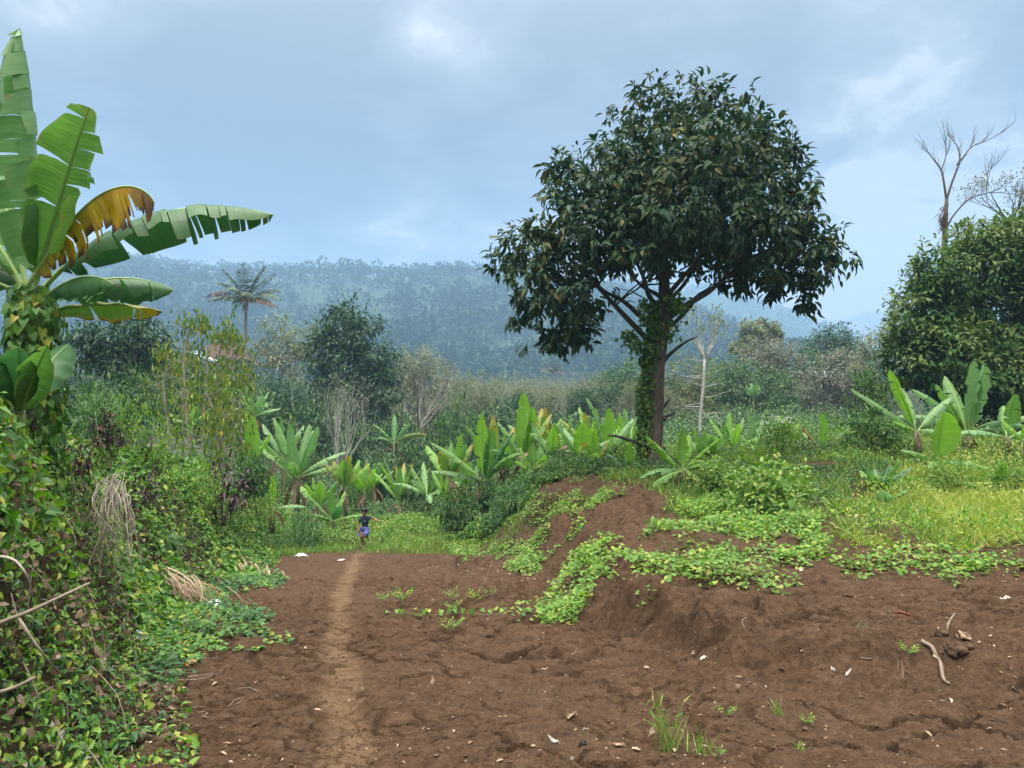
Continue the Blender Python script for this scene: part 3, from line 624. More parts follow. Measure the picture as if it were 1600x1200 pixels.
def banana(px, Y, label, h=1.2, L=1.5, n=7, W=.38, seed=0, spec=None, r=.085, lean=(0, 0), dead=2, kinds=('ban',), group=None, base=None, name='banana_plant', el=(52, 87), droop=(6, 45), tear=.2, stem=True, az0=None):
    """banana plant: sheathed stem, a whorl of big leaves, dead leaves hanging below"""
    g = np.random.default_rng(1000 + seed)
    X = pxray(px, 650)[0] / pxray(px, 650)[1] * Y
    b = np.array([X, Y, HZ(X, Y)]) if base is None else np.asarray(base, float)
    t = thing(name, b, label, 'banana plant', group)
    top = pstem(t, h, r, r * .62, g, lean)
    if spec is None:
        spec = []; a0 = g.uniform(0, 360) if az0 is None else az0
        for i in range(n):
            f = i / max(1, n - 1)
            spec.append((a0 + i * 137.5 + g.uniform(-22, 22), el[1] + (el[0] - el[1]) * f + g.uniform(-6, 6), L * g.uniform(.72, 1.05), W * g.uniform(.85, 1.15), droop[0] + (droop[1] - droop[0]) * f * g.uniform(.6, 1.2), kinds[int(g.integers(len(kinds)))], {}))
    for (az, e, l, w, dr, kd, kw) in spec:
        mb = MB(); kw = dict(kw); nsg = kw.get('nseg'); off = kw.pop('off', (0, 0, 0)); kw.setdefault('tear', tear); kw.setdefault('roll', g.uniform(-14, 14))
        banana_leaf(mb, top + np.array([cos(R(az)), sin(R(az)), 0]) * r * .3 + np.array([0, 0, -.08 * g.random()]) + np.array(off), az, e, l, w, dr, g, **kw)
        o = mb.build('leaf', [MT[kd], MT['midrib_brown' if kd in ('ban_dead',) else 'midrib']], t, True)
        if kd == 'ban_yellow': o['label'] = 'yellowing torn leaf'
        elif kd == 'ban_dead': o.name = 'dead_leaf'
    if dead: dead_hang(t, top, dead, L * .75, g)
    return t

def crown_pts(blobs, ncl, g, shell=.5, lump=.22, seed=0):
    """twig ends through the volume of some overlapping lobes, with an uneven outline"""
    B = np.array([b[:6] for b in blobs], float); vol = np.prod(B[:, 3:6], axis=1) ** .68; vol = vol / vol.sum()
    k = g.choice(len(B), ncl, p=vol); d = rdir(g, ncl)
    rr = (shell + (1 - shell) * g.random(ncl) ** .7)
    ln = 1 + lump * vnoise(d[:, 0] * 2.6 + k * 7, d[:, 2] * 2.6 + d[:, 1] * 2, 91 + seed) + lump * .6 * vnoise(d[:, 0] * 6 + k * 3, d[:, 2] * 6 - d[:, 1] * 5, 95 + seed)
    return B[k, :3] + d * (rr * ln)[:, None] * B[k, 3:6], d
def crown(mb, blobs, ncl, per, Ll, ww, g, spread=.3, droop=.35, tpl='leaf', shell=.45, lump=.22, m=0, seed=0, out=.75, tip=None):
    C, d = crown_pts(blobs, ncl, g, shell, lump, seed)
    n = ncl * per
    dd = np.repeat(d, per, 0)
    D = norm(dd * out + rdir(g, n) * .95 + np.array([0, 0, -droop]))
    P = np.repeat(C, per, 0) + D * (np.abs(g.normal(size=(n, 1))) * spread * .5) + rdir(g, n) * spread * .45 * g.random((n, 1))
    Nn = norm(np.array([0, 0, 1.0]) + dd * .6 + rdir(g, n) * .55)
    L = Ll * g.uniform(.55, 1.2, n) * np.repeat(g.uniform(.8, 1.2, ncl), per)
    if tip is None: leaves(mb, P, D, Nn, L, L * ww, tpl, m); return C
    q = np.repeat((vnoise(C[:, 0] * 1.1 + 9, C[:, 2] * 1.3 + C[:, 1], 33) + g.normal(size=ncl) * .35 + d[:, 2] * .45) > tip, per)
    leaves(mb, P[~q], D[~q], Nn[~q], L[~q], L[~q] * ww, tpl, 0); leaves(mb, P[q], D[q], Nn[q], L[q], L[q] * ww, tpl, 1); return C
def limb(mb, a, b, r0, r1, g, sag=.08, n=9, ns=7, m=0):
    a = np.asarray(a, float); b = np.asarray(b, float); l = np.linalg.norm(b - a)
    mid1 = a + (b - a) * .35 + rdir(g, 1)[0] * l * sag; mid2 = a + (b - a) * .7 + rdir(g, 1)[0] * l * sag
    p = curve([a, mid1, mid2, b], n); tube(mb, p, np.linspace(r0, r1, n), ns, m, True, .06, int(g.integers(1e6))); return p
def bare(mb, p, d, L, r, depth, g, up=.25, spread=.6, kids=(2, 4), ns=5, m=0, ratio=.68, seg=4, wig=.18, tips=None):
    """branching skeleton of a bare or thin tree"""
    pts = [np.asarray(p, float)]; d = norm(np.asarray(d, float))
    for i in range(seg):
        d = norm(d + rdir(g, 1)[0] * wig + np.array([0, 0, up * .25])); pts.append(pts[-1] + d * L / seg)
    r1 = r * (.55 if depth else .3)
    tube(mb, pts, np.linspace(r, r1, seg + 1), max(3, ns), m, False)
    if depth == 0:
        if tips is not None: tips.append((pts[-1], d))
        return
    for k in range(int(g.integers(kids[0], kids[1] + 1))):
        i = -1 if k == 0 else int(g.integers(max(1, seg // 2), seg + 1))
        dd = norm(d + rdir(g, 1)[0] * spread * (0.7 if k == 0 else 1.15) + np.array([0, 0, up]))
        bare(mb, pts[i], dd, L * ratio * g.uniform(.75, 1.15), r1 * g.uniform(.6, .95), depth - 1, g, up, spread, kids, ns - 1, m, ratio, seg, wig, tips)
def loc_blobs(base, Y, lst, depth=.85, g=None, yoff=0):
    """crown lobes from outlines measured on the photograph at the tree's real distance"""
    s = Y / FPX; o = []
    for i, it in enumerate(lst):
        cx, cy_, rx, ry = it[:4]; dy = it[4] if len(it) > 4 else ((g.uniform(-.35, .35) if g is not None else 0) * rx * s)
        p = PT(cx, cy_, Y) - np.asarray(base); o.append((p[0], p[1] + dy + yoff, p[2], rx * s, rx * s * depth, ry * s))
    return o
def tree(px, Y, label, cat, blobs_px, name, leafmat, ncl, per, Ll, ww=.42, trunk_r=.12, bark='bark', seed=0, spread=.3, droop=.35, tpl='leaf', group=None, base_py=None, trunk_to=None, nl=7, shell=.45, lump=.25, depth=.85, out=.75):
    g = np.random.default_rng(2000 + seed)
    p0 = PT(px, 650, Y); b = np.array([p0[0], Y, HZ(p0[0], Y)])
    t = thing(name, b, label, cat, group)
    bl = loc_blobs(b, Y, blobs_px, depth, g)
    low = min(x[2] - x[5] for x in bl); top = np.array([bl[0][0] * .35, bl[0][1] * .35, max(.5, (low * .75 + bl[0][2] * .25))])
    mb = MB(); limb(mb, (0, 0, -.3), top, trunk_r, trunk_r * .6, g, .03, 10, 8)
    for k in range(nl):
        q = bl[k % len(bl)]; e = np.array(q[:3]) + rdir(g, 1)[0] * np.array(q[3:6]) * .55
        limb(mb, top - np.array([0, 0, .15 * k * trunk_r]), e, trunk_r * .42, trunk_r * .1, g, .08, 7, 5)
    mb.build('trunk', MT[bark], t, True)
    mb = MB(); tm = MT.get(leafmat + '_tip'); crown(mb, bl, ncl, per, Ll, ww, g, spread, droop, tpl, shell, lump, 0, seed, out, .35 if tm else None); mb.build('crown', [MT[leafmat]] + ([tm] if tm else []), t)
    return t
def bush_mesh(ncl, per, Ll, ww, leafmat, seed, rx=1.0, rz=.8, spread=.25, tpl='leaf', droop=.25, stems=6, stemmat='twig', lobes=5, shell=.4):
    """one bush about a metre wide standing on z=0; returns (stems mesh, leaves mesh)"""
    g = np.random.default_rng(3000 + seed); bl = []
    for k in range(lobes):
        a = k * 6.28 / lobes + g.uniform(-.5, .5); q = g.uniform(.25, .55) * rx
        bl.append((cos(a) * q, sin(a) * q, rz * g.uniform(.38, .75), rx * g.uniform(.4, .62), rx * g.uniform(.4, .62), rz * g.uniform(.38, .6)))
    bl.append((0, 0, rz * .6, rx * .6, rx * .6, rz * .62))
    m1 = MB()
    for k in range(stems):
        q = bl[k % len(bl)]; limb(m1, (g.uniform(-.1, .1) * rx, g.uniform(-.1, .1) * rx, -.1), np.array(q[:3]) + np.array([0, 0, q[5] * .5]), .018 * rx + .006, .004, g, .1, 6, 4)
    m2 = MB(); crown(m2, bl, ncl, per, Ll, ww, g, spread, droop, tpl, shell, .3, 0, seed)
    V = m2.V; m2.V = [np.stack([v[:, 0], v[:, 1], np.maximum(v[:, 2], .01)], -1) for v in V]
    return m1.mesh('stems', [MT[stemmat]]), m2.mesh('foliage', [MT[leafmat]])
def put_bush(meshes, loc, rz, sc, label, cat='bush', name='bush', group=None):
    t = thing(name, loc, label, cat, group, rz); t.scale = sc if isinstance(sc, tuple) else (sc,) * 3
    for nm, me in (('stems', meshes[0]), ('foliage', meshes[1])):
        o = bpy.data.objects.new(nm, me); COL.objects.link(o); o.parent = t
    return t
def atpx(px, Y):
    x = PT(px, 650, Y)[0]; return np.array([x, Y, HZ(x, Y)])

# ------------------------------------------------------------------ the big tree on the terrace
def main_tree():
    g = np.random.default_rng(11); Y = 18.9; b = np.array([PT(1022, 650, Y)[0], Y, 0.]); b[2] = HZ(b[0], Y)
    t = thing('broad_crowned_tree', b, 'large dark glossy-leaved tree with a rounded crown standing alone on the bare soil heap', 'tree')
    def W(px, py, dy=0): return PT(px, py, Y) - b + np.array([0, dy, 0])
    mb = MB()
    trunk = curve([W(1008, 790), W(1016, 745), W(1022, 690), W(1024, 630), W(1026, 570), W(1036, 510), W(1040, 470)], 22)
    tube(mb, trunk, np.interp(np.linspace(0, 1, 22), [0, .15, .3, .8, 1], [.34, .24, .20, .19, .14]), 14, 0, True, .09, 3)
    # flutes and knots on the stem
    for px, py, r in ((1036, 655, .06), (1014, 600, .05), (1030, 560, .05), (1034, 700, .06)):
        p = W(px, py, -.2); tube(mb, [p, p + [0, -.05, .02]], [r, r * .4], 7)
    mb.build('trunk', MT['bark'], t, True)
    br = [  # photo points along each limb, depth change at its end, base and end radius
        ([(1030, 545), (1000, 520), (960, 480), (930, 450), (905, 430), (880, 400)], -.6, .085, .02),
        ([(1033, 520), (1005, 495), (975, 465), (945, 445), (915, 400)], .9, .085, .02),
        ([(1036, 490), (1012, 465), (1000, 440), (985, 418), (960, 370)], -1.2, .075, .02),
        ([(1040, 470), (1025, 455), (1008, 440), (990, 405), (985, 330)], 1.3, .06, .02),
        ([(1038, 475), (1038, 420), (1040, 370), (1045, 300), (1050, 230)], .1, .15, .03),
        ([(1040, 465), (1060, 440), (1078, 415), (1095, 380), (1110, 310)], -1.4, .07, .02),
        ([(1042, 472), (1065, 450), (1085, 425), (1120, 370), (1150, 300)], 1.2, .06, .02),
        ([(1040, 500), (1070, 478), (1105, 458), (1125, 440), (1180, 400), (1230, 390)], -.5, .085, .02),
        ([(1034, 525), (1055, 505), (1085, 475), (1100, 455), (1150, 430), (1210, 420)], 1.2, .065, .02),
        ([(1036, 565), (1050, 550), (1070, 535), (1085, 528)], -.3, .055, .012),
        ([(1018, 655), (1005, 650), (990, 648)], -.3, .04, .025), ([(1014, 697), (985, 688), (960, 681), (945, 680)], -.6, .05, .018),
        ([(1032, 640), (1045, 628), (1052, 622)], .3, .05, .015), ([(1030, 657), (1044, 650), (1058, 644)], .2, .05, .02),
    ]
    mb = MB()
    for pts, dy, r0, r1 in br:
        k = len(pts); p = curve([W(x, y, dy * (i / (k - 1)) ** 1.2) for i, (x, y) in enumerate(pts)], 14); tube(mb, p, np.linspace(r0, r1, 14), 8, 0, True, .07, len(pts))
    for s in range(26):                                     # finer boughs inside the crown
        pts, dy, r0, r1 = br[int(g.integers(0, 9))]; k = len(pts); i = int(g.integers(2, k)); a = W(*pts[i], dy * (i / (k - 1)) ** 1.2)
        limb(mb, a, a + rdir(g, 1)[0] * [1.5, 1.5, .8] + [0, 0, .6], .028, .006, g, .1, 7, 5)
    bare(mb, W(935, 508, -.3), (-1, 0, .1), .55, .014, 2, g, 0, .6); 
    mb.build('branches', MT['bark_dark'], t, True)
    lob = [(1065, 225, 118, 92, 0), (1065, 300, 150, 95, -1.0), (1080, 290, 150, 90, 1.2), (950, 300, 88, 78, 0), (940, 350, 95, 75, -.9), (1165, 265, 82, 92, .2),
           (900, 385, 92, 62, .4), (838, 400, 66, 66, 0), (880, 455, 70, 52, -.5), (868, 500, 52, 42, .1), (960, 388, 95, 44, -1.4), (1060, 362, 110, 46, -1.5), (1050, 355, 110, 46, 1.7),
           (1160, 382, 100, 54, -.7), (1225, 390, 78, 62, .5), (1195, 420, 92, 36, .2), (1280, 400, 46, 46, -.2), (1245, 270, 34, 40, .3), (1015, 160, 62, 38, .3), (1100, 170, 58, 36, -.3), (1165, 190, 38, 34, 0),
           (890, 305, 36, 34, 0), (870, 265, 18, 18, 0), (795, 395, 30, 44, 0), (862, 540, 22, 18, 0), (1300, 395, 28, 26, 0), (1205, 215, 30, 30, 0), (1215, 330, 70, 55, -.4), (940, 250, 45, 40, .4), (1270, 455, 26, 26, .2), (955, 210, 20, 28, .2), (1240, 240, 16, 24, 0), (815, 470, 22, 40, 0), (890, 520, 34, 26, -.2)]
    bl = loc_blobs(b, Y, lob, .95)
    mb = MB()
    crown(mb, bl, 1800, 12, .25, .44, g, .26, .60, 'leaf', .42, .30, 0, 1, .60, .85)
                                               # young shoots standing above the top
    for px, py in ((1013, 132), (1035, 128), (1060, 122), (1078, 125), (990, 145), (955, 165), (1115, 140), (1164, 155), (1185, 165), (868, 238), (858, 262), (1236, 200)):
        a = W(px, py + 20, g.uniform(-.5, .5)); e = a + np.array([g.uniform(-.08, .08), 0, .36]); tube(mb, [a, e], [.008, .004], 4, 1, False)
        n = 8; D = norm(rdir(g, n) + [0, 0, .1]); leaves(mb, np.repeat([e], n, 0), D, np.tile([0, 0, 1.], (n, 1)), .17, .06, 'leaf', 1)
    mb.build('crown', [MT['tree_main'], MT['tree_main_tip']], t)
    # creeper on the shaded side of the trunk
    v = thing('climbing_ivy', b, 'green creeper clothing the left side of the big tree trunk', 'climbing plant')
    mb = MB(); n = 4200
    s = g.random(n) ** .85; k = (s * 21 * .98).astype(int); c = trunk[k] + (trunk[np.minimum(k + 1, 21)] - trunk[k]) * g.random((n, 1))
    ang = g.normal(pi * 1.02, .50, n); bulge = np.interp(s, [0, .1, .35, .6, .75, .9, 1], [.08, .14, .22, .24, .20, .14, .10]) * g.uniform(.2, 1, n) * (1 + .35 * vnoise(s * 14, ang * 1.5, 5))
    bulge = bulge * np.clip(1.25 - np.abs(ang - pi) * .45, .15, 1)
    o = np.stack([np.cos(ang), np.sin(ang) * .9, np.zeros(n)], -1); P = c + o * (.19 + bulge)[:, None]
    D = norm(o * .5 + rdir(g, n) * .7 + [0, 0, -.8]); L = g.uniform(.05, .105, n); leaves(mb, P, D, o + rdir(g, n) * .4, L, L * .8, 'heart')
    for px, py, q in ((1000, 545, .3), (985, 530, .25), (1012, 505, .3), (1050, 470, .28), (1060, 480, .22), (1008, 480, .2), (1045, 520, .3)):
        n = 90; P = W(px, py, -.15) + g.normal(size=(n, 3)) * q * .5; D = norm(rdir(g, n) + [0, 0, -.7]); L = g.uniform(.07, .13, n); leaves(mb, P, D, rdir(g, n) + [0, -.6, .4], L, L * .8, 'heart')
    mb.build('foliage', MT['vine'], v)
    mb = MB()
    for k in range(9):
        a0 = g.normal(pi, .6); zz = np.linspace(0, 1, 14); idx = (zz * 20).astype(int); p = trunk[idx] + np.stack([np.cos(a0 + np.sin(zz * 5 + k) * .5), np.sin(a0 + np.sin(zz * 5 + k) * .5), zz * 0], -1) * .26; tube(mb, p, .012, 4, 0, False)
    mb.build('stems', MT['bark_dark'], v)
main_tree()

# ------------------------------------------------------------------ the tall banana at the left edge
def near_banana():
    Y = 7.2; base = atpx(38, Y); top_w = PT(44, 452, Y); h = top_w[2] - base[2]
    sp = [
     (264, 85, 2.40, 1.05, 8, 'ban_back', dict(fold=(4, 4), hang=.32, tear=.8, roll=10, strip_hang=1.3, rag=.3, off=(.08, 0, 0), bendpow=3, nseg=34)),
     (332, 67, 1.80, .86, 6, 'ban', dict(fold=(10, 6), tear=.45, roll=44, tipcut=.04, off=(.0, 0, 0), strip_hang=.8, rag=.18, hang=.12, nseg=32)),
     (352, 55, 1.72, 1.0, 120, 'ban_yellow', dict(fold=(-60, -50), hang=.86, tear=1.0, edge_droop=.2, strip_hang=.5, rag=.62, bendpow=3.4, roll=0, off=(0, -.12, .02), nseg=40)),
     (8, 53, 2.42, .78, 68, 'ban_deep', dict(fold=(2, -48), hang=.25, tear=.85, roll=16, strip_hang=.5, edge_droop=.3, bendpow=1.1, off=(.0, .1, .05), nseg=40)),
     (30, 32, 1.15, .55, 58, 'ban_deep', dict(fold=(-10, -20), tear=.2, roll=0, off=(.05, .15, .0))),
     (338, 30, .95, .50, 60, 'ban_deep', dict(fold=(-40, -40), tear=.5, off=(.1, -.02, -.06))),
     (182, 62, 2.2, .85, 40, 'ban', dict(fold=(6, 6), tear=.4)),
     (150, 40, 1.9, .8, 55, 'ban_deep', dict(fold=(6, 6), tear=.4)),
     (222, 25, 1.7, .75, 60, 'ban', dict(fold=(-10, -10), tear=.5)),
     (160, 72, 2.1, .8, 25, 'ban_back', dict(fold=(8, 8), tear=.5)),
    ]
    t = banana(38, Y, 'tall tattered banana plant at the left edge with one brown and yellow leaf', h=h, L=2, seed=1, spec=sp, r=.15, dead=0, base=base, lean=(.03, 0), nseg=0) if False else banana(38, Y, 'tall tattered banana plant at the left edge with one brown and yellow leaf', h=h, L=2, seed=1, spec=sp, r=.15, dead=0, base=base, lean=(.03, 0))
    g = np.random.default_rng(77)
    # the lower leaf, out to the right with a yellow tip
    lf = PT(84, 484, Y) - base; mb = MB(); banana_leaf(mb, lf + np.array([-.2, .02, -.05]), 2, 19, 1.22, .36, 34, g, roll=14, fold=(0, -50), tear=.25, edge_droop=.2, strip_hang=.15, petiole=.15, bendpow=1.0)
    o = mb.build('leaf', [MT['ban_tip'], MT['midrib']], t, True); o['label'] = 'lower leaf with a yellow and brown tip'
    # heart-leaved climber round the stem
    v = thing('climbing_vine', base, 'leafy heart-leaved vine wrapped thickly round the tall banana stem', 'climbing plant')
    mb = MB(); n = 1500; zz = g.random(n); a = g.uniform(0, 6.28, n); th = np.interp(zz, [0, .3, .65, .9, 1], [.36, .30, .26, .22, .12]) * g.uniform(.55, 1.1, n) * (1 + .3 * vnoise(zz * 8, a, 8))
    o = np.stack([np.cos(a), np.sin(a), np.zeros(n)], -1); P = o * th[:, None] + np.stack([zz * .03 + .02, zz * 0, zz * h * 1.02], -1)
    D = norm(o * .35 + rdir(g, n) * .5 + [0, 0, -1.0]); L = g.uniform(.06, .125, n); leaves(mb, P, D, o + rdir(g, n) * .35 + [0, 0, .25], L, L * .82, 'heart'); mb.build('foliage', MT['vine'], v)
    mb = MB()
    for k in range(8):
        z = np.linspace(0, 1, 16); aa = k * .8 + z * 5; tube(mb, np.stack([np.cos(aa) * .17, np.sin(aa) * .17, z * h], -1), .008, 4, 0, False)
    mb.build('stems', MT['stem_green'], v)
    # young plant below it
    b2 = atpx(30, 6.5); hb = PT(30, 640, 6.5)[2] - b2[2]
    banana(30, 6.5, 'low young banana plant with broad smooth leaves beneath the tall tattered one', h=max(.3, hb), L=.8, seed=3, base=b2, r=.07, dead=0, spec=[
     (205, 62, .85, .44, 22, 'ban_lime', dict(tear=0, fold=(8, 8), roll=10)), (300, 70, .62, .42, 30, 'ban_deep', dict(tear=0, fold=(10, 10))),
     (322, 55, .78, .38, 18, 'ban', dict(tear=.05, fold=(14, 14), roll=24)), (80, 60, .8, .4, 25, 'ban_deep', dict(tear=0)), (250, 74, .62, .40, 10, 'ban_deep', dict(tear=0, roll=20))])
near_banana()
# ------------------------------------------------------------------ plant cover nobody could count
def in_poly(X, Y, poly):
    r = np.zeros(X.shape, bool); n = len(poly); j = n - 1
    for i in range(n):
        xi, yi = poly[i]; xj, yj = poly[j]
        c = ((yi > Y) != (yj > Y)); 
        with np.errstate(divide='ignore', invalid='ignore'): r ^= c & (X < (xj - xi) * (Y - yi) / (yj - yi + 1e-12) + xi)
        j = i
    return r
def ground_poly(pp): return [tuple(GP(*p)[:2]) for p in pp]
def hedge_h(X, Y):
    """height of the tangle above the left bank"""
    dl, wl = sdist(X, Y, LFOOT); dl = -dl
    n = fbm(X * .9, Y * .9, 3, 101); n2 = fbm(X * 2.6, Y * 2.6, 2, 103)
    top = np.interp(Y, [0, 5, 8, 11, 14, 18, 24, 32], [1.25, 1.2, 1.05, .85, .75, .7, .8, .7])
    v = (.08 + (top + .35 * n + .22 * n2) * sstep(-.05, 1.5, dl + .25 * n2)) * sstep(-.5, .0, dl + .3 * n2)
    return np.maximum(v, 0), dl
def vine_tangle():
    g = np.random.default_rng(21)
    def sample(n, ymin, ymax, dmax):
        Y = ymin + (ymax - ymin) * g.random(n) ** 1.25
        u = g.uniform(-.35, dmax, n); foot = np.interp(Y, LFOOT[:, 1], LFOOT[:, 0]); return foot - u * 1.05, Y
    # patches of different creepers
    mb = MB(); n = 150000
    X, Y = sample(n, 2.2, 19, 4.2); v, dl = hedge_h(X, Y)
    patch = fbm(X * .8 + 3, Y * .8, 3, 105); bare = fbm(X * 1.1 + 11, Y * 1.1, 3, 107)
    keep = g.random(n) < np.clip(.95 - 1.9 * np.maximum(bare - .10, 0) * sstep(2.0, .2, dl), .16, 1) * np.where(dl < 0, .35, 1)
    X, Y, v, dl, patch = X[keep], Y[keep], v[keep], dl[keep], patch[keep]; n = len(X)
    e = .05
    hz = land(X, Y); tp = hz + v
    gx = (land(X + e, Y) + hedge_h(X + e, Y)[0] - tp) / e; gy = (land(X, Y + e) + hedge_h(X, Y + e)[0] - tp) / e
    gl = np.sqrt(gx * gx + gy * gy + 1)
    nrm = norm(np.stack([-gx, -gy, np.ones(n)], -1))
    dep = np.abs(g.normal(size=n)) * .13 * np.minimum(1, v * 3 + .1)
    P = np.stack([X, Y, tp], -1) - nrm * dep[:, None] + rdir(g, n) * .05
    P[:, 2] = np.maximum(P[:, 2], hz + .015)
    D = norm(rdir(g, n) * .8 + nrm * .25 + np.array([.15, -.2, -.75])); Nn = nrm * .9 + rdir(g, n) * .6 + np.array([0, -.1, .35])
    big = patch + g.normal(size=n) * .12
    L = np.where(big > .05, g.uniform(.055, .105, n), g.uniform(.03, .065, n)) * np.interp(Y, [4, 12, 19], [1, 1.05, 1.3])
    for sel, tpl, w, mi in ((big > .16, 'heart', .82, 0), ((big <= .16) & (big > -.10), 'heart', .8, 1), ((big <= -.10) & (big > -.3), 'leaf', .55, 2), (big <= -.3, 'leaf', .5, 1)):
        leaves(mb, P[sel], D[sel], Nn[sel], L[sel], L[sel] * w, tpl, mi)
    # dead leaves caught in it and dry trailing stems
    n = 17000; X, Y = sample(n, 2.2, 17, 2.6); v, dl = hedge_h(X, Y); k = fbm(X * 1.1 + 11, Y * 1.1, 3, 107) > -.05; X, Y, v = X[k], Y[k], v[k]; n = len(X)
    P = np.stack([X, Y, land(X, Y) + v * g.uniform(.25, 1.02, n) + .01], -1); L = g.uniform(.03, .08, n); leaves(mb, P, norm(rdir(g, n) + [0, 0, -.5]), rdir(g, n), L, L * .5, 'strip', 3)
    n = 850; X, Y = sample(n, 2.6, 15, 1.9); v, dl = hedge_h(X, Y); k = fbm(X * 1.1 + 11, Y * 1.1, 3, 107) > -.12; X, Y, v = X[k], Y[k], v[k]
    for x, y, vv in zip(X, Y, v):
        z0 = HZ(x, y) + vv * g.uniform(.5, 1.05); p0 = np.array([x, y, z0]); l = g.uniform(.15, .6); d = norm(np.array([g.normal() * .5 + .25, g.normal() * .5 - .3, -1.0]))
        pts = curve([p0, p0 + d * l * .5 + rdir(g, 1)[0] * .06, p0 + d * l], 5); fl = land(pts[:, 0], pts[:, 1]) + .01; pts[:, 2] = np.maximum(pts[:, 2], fl); tube(mb, pts, [.004, .0035, .003, .0025, .002], 3, 4, False)
    o = mb.build('vine_tangle', [MT['vine'], MT['vine_fresh'], MT['vine_deep'], MT['dead_leaf'], MT['twig']]); tag(o, 'tangle of creeping vines and dead stems smothering the left bank', 'vines', kind='stuff')
vine_tangle()
def creeper(name, label, regs, seed, mats, n_per_m2=300, size=(.035, .07), hgt=.12, tpl='heart', thr=-.1, nfreq=1.1, w=.82):
    g = np.random.default_rng(seed); mb = MB()
    for reg in regs:
        poly = ground_poly(reg[0]) if not reg[2:] or reg[2] != 'w' else reg[0]; den = reg[1]
        P = np.array(poly); x0, y0 = P.min(0); x1, y1 = P.max(0); n = int((x1 - x0) * (y1 - y0) * n_per_m2 * den)
        X = g.uniform(x0, x1, n); Y = g.uniform(y0, y1, n); wob = .22
        k = in_poly(X + wob * fbm(X * 2.2, Y * 2.2, 2, seed + 3), Y + wob * 1.6 * fbm(X * 2.2 + 9, Y * 2.2, 2, seed + 4), poly)
        f = fbm(X * nfreq, Y * nfreq, 4, seed + 7); k &= f + g.normal(size=n) * .08 > thr
        X, Y, f = X[k], Y[k], f[k]; n = len(X)
        if n == 0: continue
        P = np.stack([X, Y, HG(X, Y) + .01 + hgt * g.random(n) ** 1.4 * (.35 + 1.3 * np.clip(f - thr, 0, .6))], -1)
        D = norm(rdir(g, n) * [1, 1, .35] + [0, -.1, .05]); Nn = rdir(g, n) * .45 + np.array([0, -.15, 1]); L = g.uniform(size[0], size[1], n); mi = (fbm(X * 1.6, Y * 1.6, 2, seed + 9) + g.normal(size=n) * .2 > .12).astype(int)
        for q in range(2): s = mi == q; leaves(mb, P[s], D[s], Nn[s], L[s], L[s] * w, tpl, min(q, len(mats) - 1))
    o = mb.build(name, [MT[m] for m in mats]); tag(o, label, 'ground cover', kind='stuff')
    return o
creeper('creeping_vine', 'low creeping vines running out from the left bank over bare soil', [
    ([(230, 960), (330, 940), (420, 955), (440, 975), (300, 985)], 1.0), ([(200, 990), (300, 985), (400, 985), (460, 1003), (400, 1022), (220, 1035)], 1.5), ([(180, 1030), (300, 1020), (320, 1045), (180, 1070)], 1.3),
    ([(120, 1060), (200, 1055), (300, 1085), (290, 1100), (100, 1110)], 1.1), ([(20, 1110), (140, 1100), (220, 1125), (240, 1160), (150, 1200), (0, 1200)], .9), ([(290, 905), (330, 890), (450, 900), (440, 920), (330, 930)], 1.1), ([(0, 1000), (120, 1000), (160, 1100), (0, 1150)], .8)], 41, ['vine_deep', 'vine'], 480, (.035, .075), .12, thr=-.28)
creeper('bank_creeper', 'bright green creeper spilling over the earth bank', [
    ([(760, 858), (850, 832), (915, 815), (925, 822), (880, 850), (850, 880), (830, 905), (800, 895)], 1.5), ([(700, 800), (800, 790), (860, 780), (960, 772), (1000, 775), (930, 800), (840, 822), (740, 842)], 1.1),
    ([(840, 975), (870, 920), (900, 868), (950, 862), (940, 905), (915, 950), (900, 985)], 1.4), ([(920, 860), (990, 858), (1060, 880), (1150, 890), (1180, 912), (1120, 915), (1020, 900), (940, 888)], 1.3),
    ([(1000, 850), (1060, 800), (1120, 770), (1280, 810), (1300, 860), (1240, 890), (1150, 885), (1060, 870)], 1.6), ([(1150, 900), (1180, 895), (1230, 935), (1180, 945)], .6), ([(1230, 880), (1400, 872), (1600, 880), (1600, 892), (1400, 890), (1260, 893)], .9),
    ([(700, 855), (740, 850), (770, 875), (720, 880)], .4), ([(1030, 790), (1100, 765), (1120, 780), (1060, 810)], .8), ([(770, 968), (850, 958), (880, 975), (800, 985)], .35), ([(930, 880), (1010, 890), (1070, 925), (1020, 965), (940, 945)], .22), ([(1060, 890), (1180, 895), (1300, 885), (1500, 880), (1600, 885), (1600, 905), (1300, 905), (1130, 925)], .35)], 43, ['vine_fresh', 'weed'], 640, (.025, .078), .22, thr=-.30)
